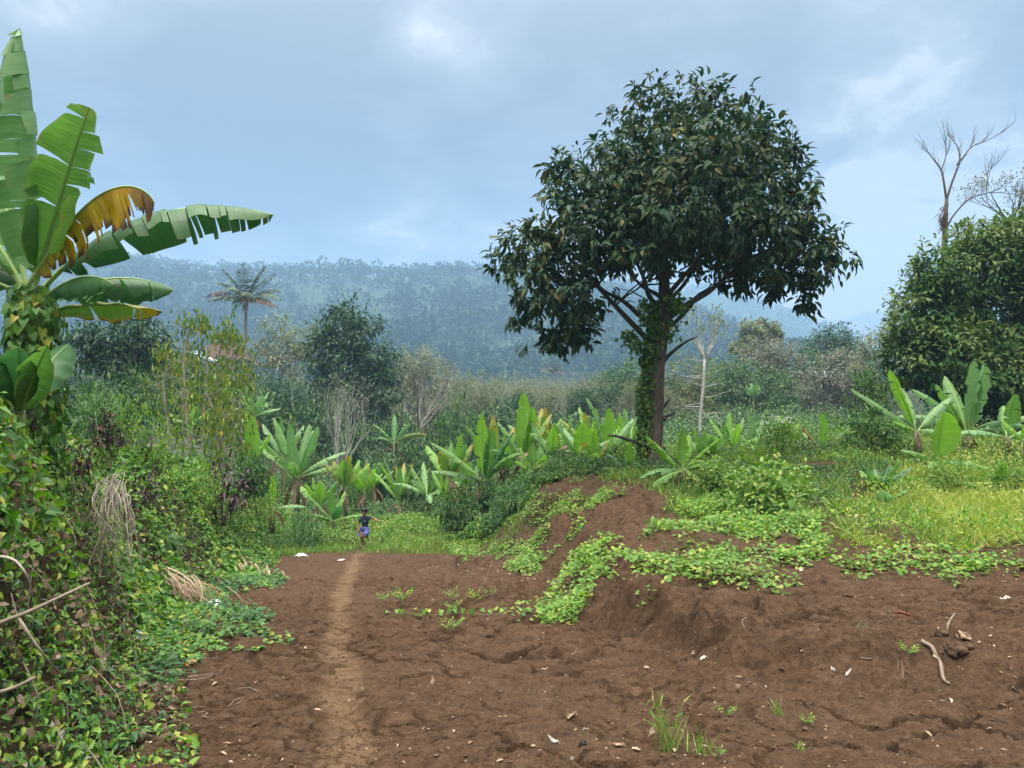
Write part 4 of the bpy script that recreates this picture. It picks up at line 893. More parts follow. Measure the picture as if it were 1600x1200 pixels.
def grass(name, label, polys, seed, mats, dens, hgt, w=.012, world=True, thr=-.3, droop=.5):
    g = np.random.default_rng(seed); mb = MB()
    for poly, dn in polys:
        P = np.array(poly); x0, y0 = P.min(0); x1, y1 = P.max(0); n = int((x1 - x0) * (y1 - y0) * dens * dn)
        X = g.uniform(x0, x1, n); Y = g.uniform(y0, y1, n); f = fbm(X * .7, Y * .7, 4, seed + 1)
        k = in_poly(X + .5 * fbm(X, Y, 2, seed + 3), Y + .6 * fbm(X + 9, Y, 2, seed + 4), poly) & (f + g.normal(size=n) * .12 > thr); pm = path_mask(X, Y) * (Y < 23.5); k &= g.random(n) > pm
        X, Y, f = X[k], Y[k], f[k]; n = len(X)
        B = np.stack([X, Y, land(X, Y) - .01], -1); D = norm(rdir(g, n) * [droop, droop, .1] + [0, 0, .75]); H = hgt * g.uniform(.45, 1.15, n) * (1 + .8 * np.clip(f, -.4, .6))
        mi = (fbm(X * .9 + 5, Y * .9, 3, seed + 6) + g.normal(size=n) * .15 > .08).astype(int)
        for q in range(2): s = mi == q; leaves(mb, B[s], D[s], rdir(g, int(s.sum())) * [1, 1, .2], H[s], w * g.uniform(.6, 1.3, int(s.sum())) * np.interp(Y[s], [8, 30], [1, 2.2]), 'blade', min(q, len(mats) - 1))
    o = mb.build(name, [MT[m] for m in mats]); tag(o, label, 'grass', kind='stuff')
grass('grass', 'rough green grass at the far end of the field path', [([(-9, 18.6), (-6, 17.6), (-4.8, 19.2), (-3.9, 19.6), (-1.8, 19.2), (-.6, 17.6), (.6, 19), (2, 24), (2, 36), (-12, 36)], 1.0)], 51, ['weed', 'grass'], 230, .18, .013, thr=-.22)
grass('tall_grass', 'yellowing tall grass covering the right of the terrace', [([(4.6, 10.6), (6.2, 10.2), (8, 10.6), (12, 10.8), (16, 12), (18, 20), (12, 21), (8, 16.5), (5.6, 13.4)], 1.0)], 53, ['grass_yel', 'grass'], 400, .33, .015, thr=-.36, droop=1.05)
undergrowth_later = True
grass('meadow_grass', 'green grass and weeds on the back of the terrace', [([(3, 13), (5, 13.5), (8, 17), (12, 20), (19, 20), (24, 34), (2, 38), (1.5, 22)], 1.0)], 55, ['weed', 'grass'], 190, .27, .014, thr=-.12)
def undergrowth(name, label, poly, n, seed, mats, hfun, size=(.07, .14), thr=-1, tpl='leaf', w=.5):
    g = np.random.default_rng(seed); mb = MB(); P = np.array(poly); x0, y0 = P.min(0); x1, y1 = P.max(0)
    X = g.uniform(x0, x1, n); Y = y0 * (y1 / y0) ** g.random(n); k = in_poly(X + .8 * fbm(X * .6, Y * .6, 2, seed), Y + .8 * fbm(X * .6 + 5, Y * .6, 2, seed + 1), poly); X, Y = X[k], Y[k]; n = len(X)
    f = fbm(X * .55, Y * .55, 3, seed + 2); f2 = fbm(X * 1.7, Y * 1.7, 2, seed + 3); k = f > thr; X, Y, f, f2 = X[k], Y[k], f[k], f2[k]; n = len(X)
    h = np.maximum(hfun(X, Y) * (.30 + 1.5 * np.clip(f + .30, 0, 1) + .55 * f2), .05)
    P = np.stack([X, Y, land(X, Y) + h * (1 - .75 * g.random(n) ** 2.2)], -1)
    D = norm(rdir(g, n) + [0, -.1, -.15]); Nn = rdir(g, n) * .6 + np.array([0, -.25, .9]); L = g.uniform(size[0], size[1], n) * np.interp(Y, [18, 60], [.9, 1.9])
    mi = np.clip(((fbm(X * .45 + 9, Y * .45, 2, seed + 5) + g.normal(size=n) * .1) * 2.2 + .5) * len(mats), 0, len(mats) - 1).astype(int)
    for q in range(len(mats)): s = mi == q; leaves(mb, P[s], D[s], Nn[s], L[s], L[s] * w, tpl, q)
    o = mb.build(name, [MT[m] for m in mats]); tag(o, label, 'undergrowth', kind='stuff')
undergrowth('undergrowth', 'dense leafy undergrowth filling the hollow behind the banana plants', [(-30, 29), (-11, 22.5), (-8, 26), (-7.2, 29.5), (-4, 31), (-1.6, 29), (-.4, 23.5), (1, 22.5), (4, 25), (8, 27), (30, 30), (52, 62), (-52, 62)], 330000, 61, ['weed_deep', 'coffee', 'weed', 'weed_deep', 'coffee'],
    lambda X, Y: np.interp(Y, [18, 24, 30, 44, 60], [.3, .42, .6, 1.05, 1.7]))
undergrowth('terrace_weeds', 'leafy weeds and bean plants growing over the middle of the terrace', [(3.2, 13.2), (5.6, 12.0), (6.6, 13.6), (8, 17), (12, 20), (18, 20), (26, 32), (3, 33), (1.2, 21), (.8, 17.8), (2.9, 18.6), (3.6, 15.4)], 90000, 63, ['weed', 'vine_fresh', 'weed_deep'], lambda X, Y: np.interp(Y, [12, 18, 30], [.22, .30, .42]), (.05, .12), thr=-.12)
undergrowth('grass_weeds', 'pale yellow-green weeds mixed into the tall grass', [(4.6, 10.6), (6.2, 10.2), (8, 10.6), (12, 10.8), (16, 12), (18, 20), (12, 21), (8, 16.5), (5.6, 13.4)], 26000, 75, ['vine_fresh', 'weed', 'grass_yel'], lambda X, Y: .34 + 0 * X, (.04, .10), thr=.04)
undergrowth('bank_weeds', 'leafy weeds on the slope below the middle banana plants', [(-1.9, 22.2), (-.4, 21.2), (.9, 20.4), (2.7, 20.6), (3.6, 23), (1, 25), (-1.8, 25)], 30000, 65, ['weed_deep', 'weed', 'vine'], lambda X, Y: .36 + 0 * X, (.06, .13))
undergrowth('field_weeds', 'scattered leafy weeds in the grass at the end of the path', [(-7, 19), (-4.9, 19.6), (-3.6, 20.2), (-1.6, 20), (-1.2, 24), (-2.5, 31), (-10, 31)], 26000, 69, ['weed', 'weed_deep', 'vine_fresh'], lambda X, Y: .30 + 0 * X, (.05, .11), thr=.02)
undergrowth('left_weeds', 'leafy weeds along the left edge of the far field', [(-12, 14), (-7, 15), (-5.6, 17), (-6, 20), (-6.6, 24), (-9, 28), (-16, 28)], 60000, 67, ['weed', 'vine', 'weed_deep'], lambda X, Y: np.interp(Y, [14, 22, 28], [.7, .55, .7]), (.06, .12))
# small crumbs and dry bits on the bare soil
def crumbs():
    g = np.random.default_rng(71); mb = MB(); n = 22000
    Y = 3.4 + 15 * g.random(n) ** 1.7; X = g.uniform(-.72, .80, n) * Y; gm = green_mask(X, Y); k = gm < .4; X, Y = X[k], Y[k]; n = len(X); r = g.uniform(.003, .012, n) * np.where(g.random(n) < .06, 2.0, 1)
    P = np.stack([X, Y, HG(X, Y) + r * .3], -1)
    ov = np.array([(1, 0, 0), (-1, 0, 0), (0, 1, 0), (0, -1, 0), (0, 0, 1), (0, 0, -1)], float); of = np.array([(0, 2, 4), (2, 1, 4), (1, 3, 4), (3, 0, 4), (2, 0, 5), (1, 2, 5), (3, 1, 5), (0, 3, 5)])
    V = P[:, None] + ov[None] * r[:, None, None] * g.uniform(.6, 1.4, (n, 6, 1)) * [1, 1, .7]; mb.add(V.reshape(-1, 3), (of[None] + (np.arange(n) * 6)[:, None, None]).reshape(-1, 3))
    o = mb.build('soil_clods', MT['clod']); tag(o, 'crumbs of dry earth lying on the bare field', 'clods', kind='stuff')
    mb = MB(); n = 3800; Y = 3.4 + 17 * g.random(n) ** 1.5; X = g.uniform(-.72, .80, n) * Y; gm = green_mask(X, Y); k = gm < .6; X, Y = X[k], Y[k]; n = len(X)
    P = np.stack([X, Y, HG(X, Y) + .008], -1); L = g.uniform(.008, .028, n) * np.where(g.random(n) < .10, 2.6, 1); leaves(mb, P, norm(rdir(g, n) * [1, 1, .25]), np.array([0, 0, 1.]) + rdir(g, n) * .4, L, L * g.uniform(.15, .6, n), 'strip')
    n = 1500; X = []; 
    for (cx, cy_, rr, m) in ((-.2, 15.5, 1.4, 260), (.1, 13.2, .8, 90), (-3.0, 5.6, .8, 160), (-3.8, 8.4, .9, 160), (-.5, 17.5, 1.2, 160), (4.2, 6.2, 1.2, 90), (5.5, 9.4, 1.5, 120)):
        x = cx + g.normal(size=m) * rr * .5; y = cy_ + g.normal(size=m) * rr * .5; L = g.uniform(.02, .07, m); leaves(mb, np.stack([x, y, HG(x, y) + .01], -1), norm(rdir(g, m) * [1, 1, .3]), np.array([0, 0, 1.]) + rdir(g, m) * .5, L, L * .45, 'leaf')
    o = mb.build('dry_litter', MT['litter']); tag(o, 'flecks of dry leaf and straw scattered over the soil', 'litter', kind='stuff')
crumbs()
# ------------------------------------------------------------------ banana plants of the middle distance
def ban(px, Y, stem_py, L, label, n=7, seed=0, W=.36, r=.085, **kw):
    b = atpx(px, Y); h = max(.12, PT(px, stem_py, Y)[2] - b[2]); L2 = (L or 58) * Y / FPX * 1.25
    if 'spec' in kw: kw['spec'] = [(q[0], q[1], q[2] * 1.15, q[3] * 1.25) + q[4:] for q in kw['spec']]
    return banana(px, Y, label, h=h, L=L2, n=n + 1, seed=seed, W=W * 1.25, r=r, base=b, **kw)
G_B = 'banana plants around the field'
U = dict(tear=.08)
ban(466, 27, 745, 92, 'bushy banana plant beside the pale bare tree, wide fan of long leaves', 9, 101, .42, kinds=('ban', 'ban_lime', 'ban_back'), group=G_B, el=(25, 86), droop=(8, 40), dead=4, az0=265)
ban(392, 22, 725, 62, 'slender banana plant with three lime upright leaves and a yellow one beside the pole trees', 4, 102, .30, kinds=('ban_lime',), group=G_B, el=(62, 84), droop=(5, 18), dead=0, tear=0, az0=300)
ban(428, 21, 792, 55, 'small pale banana plant left of the running child with one leaf flopping right', 0, 103, group=G_B, dead=2, spec=[(285, 74, .85, .28, 12, 'ban_lime', U), (200, 70, .8, .26, 20, 'ban', U), (5, 22, .78, .22, 45, 'ban_back', U), (120, 60, .7, .25, 30, 'ban', U)])
ban(522, 23, 812, 50, 'knee-high banana sucker just left of the running child', 6, 104, .25, r=.05, kinds=('ban', 'ban_lime', 'ban_deep'), group=G_B, el=(30, 75), dead=0, tear=0)
ban(616, 42, 693, 48, 'distant banana plant with a single yellow leaf drooping right', 0, 105, group=G_B, dead=4, spec=[(8, 42, 1.75, .36, 70, 'ban_tip', dict(tear=.3, fold=(-30, -30))), (100, 80, 1.5, .4, 15, 'ban_back', U), (200, 60, 1.4, .36, 40, 'ban', U), (340, 62, 1.3, .3, 30, 'ban_back', U), (160, 40, 1.2, .3, 70, 'ban_deep', U)])
ban(626, 33, 785, 62, 'narrow upright banana clump in the hollow with folded dry leaves', 9, 106, .22, r=.06, kinds=('ban', 'ban_lime', 'ban_tip'), group=G_B, el=(50, 86), droop=(5, 25), dead=3, tear=0)
ban(668, 31, 775, 58, 'bluish banana plant with arching leaves right of the narrow clump', 7, 107, .3, kinds=('ban_back', 'ban'), group=G_B, el=(15, 70), droop=(15, 60), dead=1)
ban(700, 26.5, 785, 46, 'two-leaved lime banana sucker among dark bushes', 4, 108, .2, r=.045, kinds=('ban_lime',), group=G_B, el=(60, 80), droop=(5, 15), dead=0, tear=0)
ban(757, 24.3, 752, 0, 'banana plant with a creeper-wrapped stem and a broad upright leaf flanked by splayed ones', 0, 109, .4, group=G_B, dead=3, r=.11, spec=[(262, 80, 1.95, .50, 6, 'ban_lime', dict(tear=.05, roll=8)), (290, 74, 1.7, .42, 12, 'ban', U), (185, 46, 1.8, .38, 22, 'ban', U), (178, 22, 1.5, .36, 28, 'ban_back', U), (70, 68, 1.6, .4, 20, 'ban', U), (330, 62, 1.5, .36, 60, 'ban', dict(tear=.3)), (0, 70, 1.6, .34, 20, 'ban_deep', U)])
ban(817, 25.0, 722, 0, 'tallest of the middle banana plants with two pale lime leaves standing upright', 0, 110, group=G_B, dead=4, r=.12, spec=[(275, 87, 2.0, .50, 3, 'ban_lime', dict(tear=.08, roll=4)), (300, 76, 1.7, .52, 5, 'ban_lime', dict(tear=.05, roll=-4)), (90, 80, 1.8, .4, 12, 'ban', U), (20, 66, 1.7, .32, 15, 'ban_tip', dict(tear=.3)), (350, 50, 1.5, .34, 30, 'ban', U), (170, 72, 1.4, .34, 30, 'ban', U), (205, 45, 1.2, .3, 60, 'ban_deep', U)])
ban(862, 24.4, 735, 0, 'ragged banana plant with brown folded leaves between two taller ones', 0, 111, group=G_B, dead=5, spec=[(150, 68, 1.6, .34, 16, 'ban', U), (15, 45, 1.3, .36, 80, 'ban_tip', dict(tear=.5)), (275, 70, 1.2, .36, 10, 'ban_lime', U), (350, 65, 1.0, .3, 90, 'ban_dead', dict(tear=.6)), (200, 40, 1.1, .3, 80, 'ban_dead', dict(tear=.6)), (130, 55, 1.4, .34, 30, 'ban_back', U)])
ban(907, 23.4, 730, 0, 'short banana plant with one wide lime leaf facing the field', 0, 112, group=G_B, dead=2, spec=[(280, 78, 1.05, .50, 6, 'ban_lime', dict(tear=0, roll=6)), (200, 64, 1.3, .34, 22, 'ban', U), (20, 50, 1.1, .32, 40, 'ban', U), (120, 60, 1.2, .34, 30, 'ban_back', U), (300, 20, .9, .3, 70, 'ban_tip', U), (170, 15, .9, .28, 60, 'ban', U)])
ban(948, 24.6, 712, 0, 'tall banana plant left of the big trunk whose topmost leaf curls over at the tip', 0, 113, group=G_B, dead=4, r=.11, spec=[(168, 78, 1.75, .34, 30, 'ban', dict(tear=.1, bendpow=4)), (285, 86, 1.4, .42, 4, 'ban_lime', U), (345, 58, 1.5, .40, 12, 'ban', U), (30, 60, 1.4, .36, 25, 'ban_back', U), (270, 50, 1.0, .36, 100, 'ban_lime', dict(tear=.2)), (200, 40, 1.1, .34, 50, 'ban_deep', U), (320, 30, 1.0, .3, 90, 'ban_tip', dict(tear=.5))])
ban(978, 20.2, 764, 42, 'low banana sucker at the foot of the big tree trunk', 0, 114, group=G_B, dead=0, r=.06, spec=[(285, 78, .75, .22, 8, 'ban_lime', U), (350, 60, .75, .22, 25, 'ban', U), (195, 40, .65, .2, 70, 'ban_lime', U), (130, 55, .7, .2, 40, 'ban', U), (240, 25, .55, .2, 70, 'ban_tip', U)])
ban(1066, 16.6, 732, 0, 'fresh green banana plant just right of the big tree trunk', 0, 115, group=G_B, dead=1, r=.07, spec=[(195, 46, 1.0, .24, 8, 'ban_lime', U), (262, 82, .75, .26, 6, 'ban_lime', U), (350, 48, .85, .24, 12, 'ban_lime', U), (60, 70, .8, .26, 20, 'ban_lime', U), (5, 20, .75, .26, 20, 'ban', U), (195, 12, .9, .24, 50, 'ban_back', U), (215, -5, 1.0, .22, 35, 'ban', U), (310, -10, .62, .2, 60, 'ban_tip', U), (330, 30, .8, .26, 30, 'ban', U)])
ban(1142, 26, 705, 52, 'leafy banana plant behind the weeds right of the white-trunked tree', 8, 116, .3, kinds=('ban', 'ban_lime'), group=G_B, el=(30, 85), droop=(8, 30), dead=1)
ban(1178, 27, 712, 48, 'banana plant with pale arching leaves behind the white-flowered weed', 7, 117, .28, kinds=('ban', 'ban_back'), group=G_B, el=(20, 75), dead=2)
ban(1282, 22.5, 703, 0, 'lone banana plant with one upright leaf and a yellow-brown leaf hanging left', 0, 118, group=G_B, dead=1, spec=[(268, 85, 1.0, .30, 4, 'ban_lime', U), (340, 50, .9, .26, 20, 'ban', U), (185, 60, .9, .2, 16, 'ban_yellow', dict(tear=.6)), (300, 45, .7, .24, 30, 'ban_tip', U), (110, 50, .8, .24, 30, 'ban', U)])
ban(1372, 15.6, 762, 46, 'knee-high dark banana sucker in the yellow grass', 7, 119, .2, r=.05, kinds=('ban', 'ban_deep'), group=G_B, el=(35, 70), droop=(5, 25), dead=0, tear=0, az0=20)
ban(1432, 19.5, 672, 0, 'banana plant with a long paddle leaf leaning left before the dark bushes', 0, 120, group=G_B, dead=1, r=.11, spec=[(195, 66, 1.5, .32, 4, 'ban_lime', U), (178, 38, 1.7, .30, 10, 'ban_back', U), (15, 50, 1.2, .34, 25, 'ban_back', U), (200, 30, .7, .26, 20, 'ban_lime', U), (300, 10, .9, .26, 60, 'ban', U), (90, 65, 1.2, .34, 20, 'ban_back', U)])
ban(1462, 16.8, 722, 0, 'small banana plant with one round lime leaf facing out', 0, 121, group=G_B, dead=0, r=.06, spec=[(272, 80, 1.0, .62, 14, 'ban_lime', dict(tear=0, fold=(4, 4), roll=2)), (190, 30, .8, .24, 30, 'ban', U), (340, 5, .9, .24, 30, 'ban_back', U), (230, 10, .7, .22, 40, 'ban', U)])
ban(1512, 20.5, 676, 0, 'large waxy banana clump in front of the dense right tree', 0, 122, group=G_B, dead=2, r=.14, spec=[(265, 84, 1.75, .44, 8, 'ban_back', U), (290, 79, 1.7, .56, 6, 'ban_back', dict(tear=.2)), (200, 58, 1.5, .34, 14, 'ban', U), (185, 50, 1.7, .36, 30, 'ban_back', U), (160, 35, 1.6, .36, 50, 'ban_back', U), (355, 28, 1.6, .34, 30, 'ban_back', U), (95, 70, 1.6, .4, 20, 'ban', U), (320, 40, 1.2, .36, 80, 'ban_deep', dict(tear=.4))])
ban(1572, 19.0, 682, 0, 'banana plant at the right whose leaves spread flat toward the edge', 0, 123, group=G_B, dead=1, r=.1, spec=[(178, 22, 1.1, .32, 40, 'ban_back', U), (10, 30, 1.4, .36, 40, 'ban_back', U), (262, 74, 1.0, .36, 20, 'ban', U), (60, 50, 1.3, .36, 40, 'ban', U)])
ban(1545, 15.2, 770, 0, 'tiny banana sucker with one yellow-green leaf in the right grass', 0, 124, group=G_B, dead=0, r=.045, spec=[(285, 68, .55, .32, 10, 'ban_lime', dict(tear=0)), (185, 30, .55, .18, 30, 'ban', U), (200, 8, .5, .16, 20, 'ban_back', U)])
ban(1600, 17.0, 690, 0, 'lime-leaved banana sucker cut by the right edge of the view', 0, 125, group=G_B, dead=0, r=.05, spec=[(262, 64, .65, .32, 20, 'ban_lime', dict(tear=0)), (170, 55, .55, .26, 15, 'ban_lime', U), (10, 40, .6, .24, 30, 'ban', U)])
ban(398, 36, 650, 42, 'distant grey-green banana plant behind the pole trees', 8, 126, .4, kinds=('ban_back', 'ban'), group=G_B, el=(10, 80), droop=(15, 60), dead=3)
ban(345, 30, 632, 40, 'distant banana plant with a skirt of brown hanging leaves among the pole trees', 6, 127, .36, kinds=('ban',), group=G_B, dead=7)
ban(1178, 68, 622, 22, 'tiny faraway banana plant in front of the hazy right trees', 7, 128, .5, kinds=('ban_back',), group=G_B, dead=1)
ban(845, 27.5, 705, 56, 'half-hidden banana plant at the back of the middle row with one feathered leaf', 6, 129, .34, kinds=('ban', 'ban_tip', 'ban_back'), group=G_B, el=(40, 78), dead=3, tear=.4)
ban(985, 26, 700, 50, 'half-hidden banana plant right behind the big trunk', 6, 130, .34, kinds=('ban', 'ban_lime'), group=G_B, dead=1)
ban(300, 33, 668, 34, 'distant banana sucker between the fern bush and pole trees', 6, 131, .3, kinds=('ban', 'ban_lime'), group=G_B, dead=1)
ban(1385, 14.2, 820, 0, 'single broad taro-like leaf plant low in the yellow grass', 0, 132, group=None, dead=0, r=.03, name='broad_leaf_herb', spec=[(230, 40, .42, .30, 20, 'ban_back', dict(tear=0, fold=(10, 10))), (330, 45, .35, .22, 20, 'ban', dict(tear=0)), (290, 80, .4, .06, 0, 'ban_lime', dict(tear=0))])

for i, (px, Y, sp, L, n, kd, lab) in enumerate([(790, 27, 735, 54, 6, ('ban', 'ban_lime'), 'mid-height banana plant squeezed between the splayed and the tallest one'), (835, 23.4, 742, 44, 5, ('ban_lime', 'ban'), 'short banana sucker before the ragged plant'), (885, 27, 722, 60, 6, ('ban', 'ban_back'), 'back-row banana plant behind the wide lime leaf'), (925, 22.2, 748, 46, 5, ('ban_lime', 'ban_tip', 'ban'), 'short yellow-edged banana plant left of the trunk'), (965, 27.5, 705, 60, 6, ('ban', 'ban_lime'), 'back-row banana plant near the big trunk'), (728, 28.5, 762, 46, 6, ('ban_back', 'ban'), 'bluish banana plant left of the splayed one'), (1010, 23.5, 735, 44, 5, ('ban', 'ban_lime'), 'banana plant showing through behind the trunk base'), (1105, 22, 722, 44, 6, ('ban', 'ban_lime'), 'banana plant between the fresh green one and the weeds'),
    (445, 31, 715, 60, 6, ('ban', 'ban_back'), 'banana plant half hidden behind the bushy one'), (500, 25, 790, 40, 5, ('ban_lime', 'ban'), 'small banana sucker below the bushy plant'), (585, 36, 760, 36, 6, ('ban', 'ban_back'), 'dim banana plant behind the running child'), (1222, 25, 702, 42, 6, ('ban', 'ban_lime'), 'low banana plant behind the straggly weed clump')]):
    ban(px, Y, sp, L, lab, n, 160 + i, .34, kinds=kd, group=G_B, el=(50, 87), droop=(4, 28), dead=4, tear=.15)
for i, (px, Y, sp, L, n, lab) in enumerate([(702, 25.2, 748, 60, 6, 'lime banana plant at the left end of the middle row'), (775, 25.8, 728, 66, 6, 'tall pale banana plant just left of the tallest middle one'), (838, 26.4, 712, 66, 6, 'bright banana plant right behind the tallest middle one'), (878, 25.6, 716, 60, 6, 'bright banana plant between the ragged one and the wide lime leaf'), (930, 26, 708, 64, 6, 'lime banana plant left of the curled topmost leaf'), (570, 30, 770, 44, 5, 'lime banana sucker right behind the running child'), (540, 28, 762, 48, 6, 'banana plant behind the knee-high sucker')]):
    ban(px, Y, sp, L, lab, n, 190 + i, .36, kinds=('ban_lime', 'ban', 'ban_lime', 'ban_tip'), group=G_B, el=(54, 88), droop=(4, 24), dead=3, tear=.15)
# ------------------------------------------------------------------ shrubs and herbs
B_COF = [bush_mesh(150, 9, .17, .42, 'coffee', 10 + k, 1.0, 1.0, .24, droop=.35) for k in range(3)]
B_WEED = [bush_mesh(150, 9, .095, .5, 'weed', 20 + k, 1.0, .9, .2, droop=.1, stemmat='stem_green') for k in range(2)]
B_DEEP = [bush_mesh(170, 9, .12, .6, ('weed_deep', 'vine_deep')[1 - k], 30 + k, 1.0, .9, .2, tpl='heart', droop=.3) for k in range(2)]
B_FERN = bush_mesh(90, 12, .24, .16, 'fern', 40, 1.0, .8, .3, 'strip', .15, stemmat='stem_green')
B_PURP = [bush_mesh(34, 6, .17, .62, 'purple', 50 + k, 1.0, 1.0, .25, 'heart', .35, stems=5, stemmat='bark_dark') for k in range(2)]
B_BEAN = bush_mesh(230, 10, .115, .62, 'weed', 61, 1.0, 1.0, .22, 'leaf', .35, stems=10, stemmat='stem_green', shell=.3)
B_OLIV = bush_mesh(150, 9, .13, .45, 'tree_right', 60, 1.0, 1.0, .22)
def sb(me, px, Y, wpx, top_py, label, name='bush', cat='bush', group=None, rz=None, sink=0):
    b = atpx(px, Y); w = wpx * Y / FPX / 2.05; h = max(.15, (PT(px, top_py, Y)[2] - b[2])) / 1.05
    if h > 1.7 * w: b[2] += (h - 1.7 * w); h = 1.7 * w
    b[2] -= sink
    return put_bush(me, b, px * .37 if rz is None else rz, (w, w, h), label, cat, name, group)
G_C = 'dark bushes in the hollow behind the field'
cof = [(690, 40, 84, 676, 'rounded glossy coffee bush left of the splayed banana plant'), (596, 37, 78, 712, 'dark glossy bush directly above the running child'), (640, 44, 70, 690, 'small dark bush below the yellow-leaved banana plant'), (560, 50, 80, 672, 'dark bush at the foot of the pale bare tree'),
       (720, 62, 110, 640, 'olive-topped bush in front of the grey thicket'), (628, 60, 90, 655, 'dark bush under the fan-shaped bare tree'), (778, 66, 96, 645, 'shadowy bush behind the tall lime banana plant'), (430, 46, 96, 618, 'dense dark bush below the sparse pale tree'),
       (375, 44, 84, 632, 'dark bush among the pole trees'), (505, 56, 90, 640, 'dark bush behind the fan of banana leaves'), (280, 36, 80, 610, 'green bush left of the first pole tree'), (218, 33, 96, 580, 'spreading bush under the dark left tree'), (560, 33, 60, 752, 'low bush behind the knee-high banana sucker'),
       (740, 36, 70, 720, 'low dark bush behind the creeper-wrapped banana'), (880, 60, 110, 652, 'dark bush behind the ragged banana plants'), (660, 33, 60, 745, 'dark low bush by the narrow banana clump'), (475, 36, 70, 700, 'dark bush behind the bushy banana plant'), (150, 26, 90, 590, 'bush between the tall banana and the dark left tree'), (312, 52, 130, 566, 'dark green bush hiding the village house walls'), (362, 56, 100, 570, 'green bush below the hipped roof'), (262, 50, 90, 570, 'grey-green bush left of the village roofs'), (100, 19, 90, 615, 'light bush behind the vine bank by the tall banana')]
for i, (px, Y, w, top, lab) in enumerate(cof): sb(B_COF[i % 3] if i % 4 else B_OLIV, px, Y, w, top, lab, 'coffee_bush', group=G_C)
sb(B_BEAN, 1196, 13.0, 172, 730, 'bushy light green bean-like shrub in the middle of the terrace', 'leafy_shrub')
sb(B_BEAN, 1118, 15.5, 80, 722, 'looser tall weed clump right of the fresh banana plant', 'leafy_shrub')
sb(B_WEED[1], 250, 13.0, 115, 640, 'light green shrub rising from the vine bank left of the pole trees', 'leafy_shrub')
sb(B_WEED[0], 305, 15.0, 95, 725, 'yellow-green shrub at the lower end of the vine bank', 'leafy_shrub')
sb(B_WEED[0], 180, 11.5, 110, 612, 'pale leafy shrub on top of the vine bank behind the purple plants', 'leafy_shrub')
sb(B_WEED[1], 330, 19, 90, 690, 'mid green shrub below the pole trees', 'leafy_shrub')
sb(B_WEED[0], 405, 19.5, 80, 750, 'weedy shrub around the foot of the slender lime banana', 'leafy_shrub')
sb(B_DEEP[0], 757, 23.8, 62, 742, 'dark creeper mound wrapped round a banana stem', 'creeper_mound')
sb(B_DEEP[1], 716, 23.0, 76, 765, 'dark green rounded bush at the right edge of the path grass', 'creeper_mound')
sb(B_DEEP[1], 832, 23.2, 80, 735, 'dark creeper mound under the tallest middle banana', 'creeper_mound')
sb(B_DEEP[0], 385, 17.5, 85, 700, 'deep green creeper column beside the purple shrub', 'creeper_mound')
sb(B_DEEP[0], 1270, 18.5, 130, 728, 'bluish green creeping mound behind the bean-like shrub', 'creeper_mound')
sb(B_FERN, 800, 21.5, 85, 752, 'feathery-leaved bush below the middle banana plants', 'feathery_bush')
sb(B_FERN, 872, 21.0, 90, 742, 'bluish feathery bush beside the short lime banana', 'feathery_bush')
sb(B_FERN, 150, 11.0, 80, 610, 'feathery green herb on the vine bank under the tall banana', 'feathery_bush')
sb(B_FERN, 262, 12.0, 70, 830, 'drooping long-leaved herb at the foot of the vine bank', 'feathery_bush')
sb(B_FERN, 480, 20.5, 70, 800, 'pale feathery herb left of the running child', 'feathery_bush')
sb(B_PURP[0], 168, 8.6, 66, 632, 'dark purple-leaved shrub on top of the vine bank', 'purple_shrub')
sb(B_PURP[1], 40, 6.9, 62, 610, 'blackish purple shrub below the tall banana stem', 'purple_shrub')
sb(B_PURP[1], 352, 15.6, 95, 728, 'dark purple-leaved shrub beside the pole trees', 'purple_shrub')
sb(B_PURP[0], 232, 10.4, 64, 725, 'purple and red-leaved shrub behind the dry root tangle', 'purple_shrub')
sb(B_PURP[1], 130, 8.0, 56, 690, 'shrub with a few dull red leaves low on the vine bank', 'purple_shrub')
sb(B_OLIV, 1365, 21.5, 125, 645, 'rounded dark bush below the dense right tree', 'dark_shrub')
sb(B_OLIV, 1362, 25.5, 84, 575, 'taller leafy bush at the left skirt of the dense right tree', 'dark_shrub')
sb(B_WEED[1], 1238, 24, 100, 655, 'straggly weed clump behind the terrace', 'leafy_shrub')
sb(B_WEED[0], 1320, 23, 80, 668, 'pale weed clump beside the lone upright banana leaf', 'leafy_shrub')
sb(B_WEED[1], 1485, 15.5, 110, 715, 'tall grassy weed clump in front of the lime round leaf', 'leafy_shrub')
sb(B_WEED[0], 1580, 15.0, 110, 715, 'tall weed clump at the right edge of the terrace', 'leafy_shrub')
def flower_weed():
    g = np.random.default_rng(5); b = atpx(1212, 22); t = thing('white_flowered_weed', b, 'tall straggly weed topped with flat white flower heads', 'weed')
    mb = MB(); tips = []
    for k in range(6): bare(mb, (g.uniform(-.2, .2), 0, 0), (g.uniform(-.4, .5), g.uniform(-.3, .3), 1), .75, .012, 1, g, .4, .4, tips=tips)
    mb.build('stems', MT['stem_green'], t); mb = MB(); mf = MB()
    for p, d in tips:
        P = p + g.normal(size=(14, 3)) * [.06, .06, .012]; leaves(mf, P, rdir(g, 14) * [1, 1, .1], np.tile([0, 0, 1.], (14, 1)), .05, .05, 'dia')
        P = p + g.normal(size=(22, 3)) * .16 - [0, 0, .3]; leaves(mb, P, rdir(g, 22), rdir(g, 22) + [0, 0, 1], .12, .05, 'leaf')
    mb.build('foliage', MT['weed'], t); mf.build('flower_heads', MT['white_flower'], t)
flower_weed()

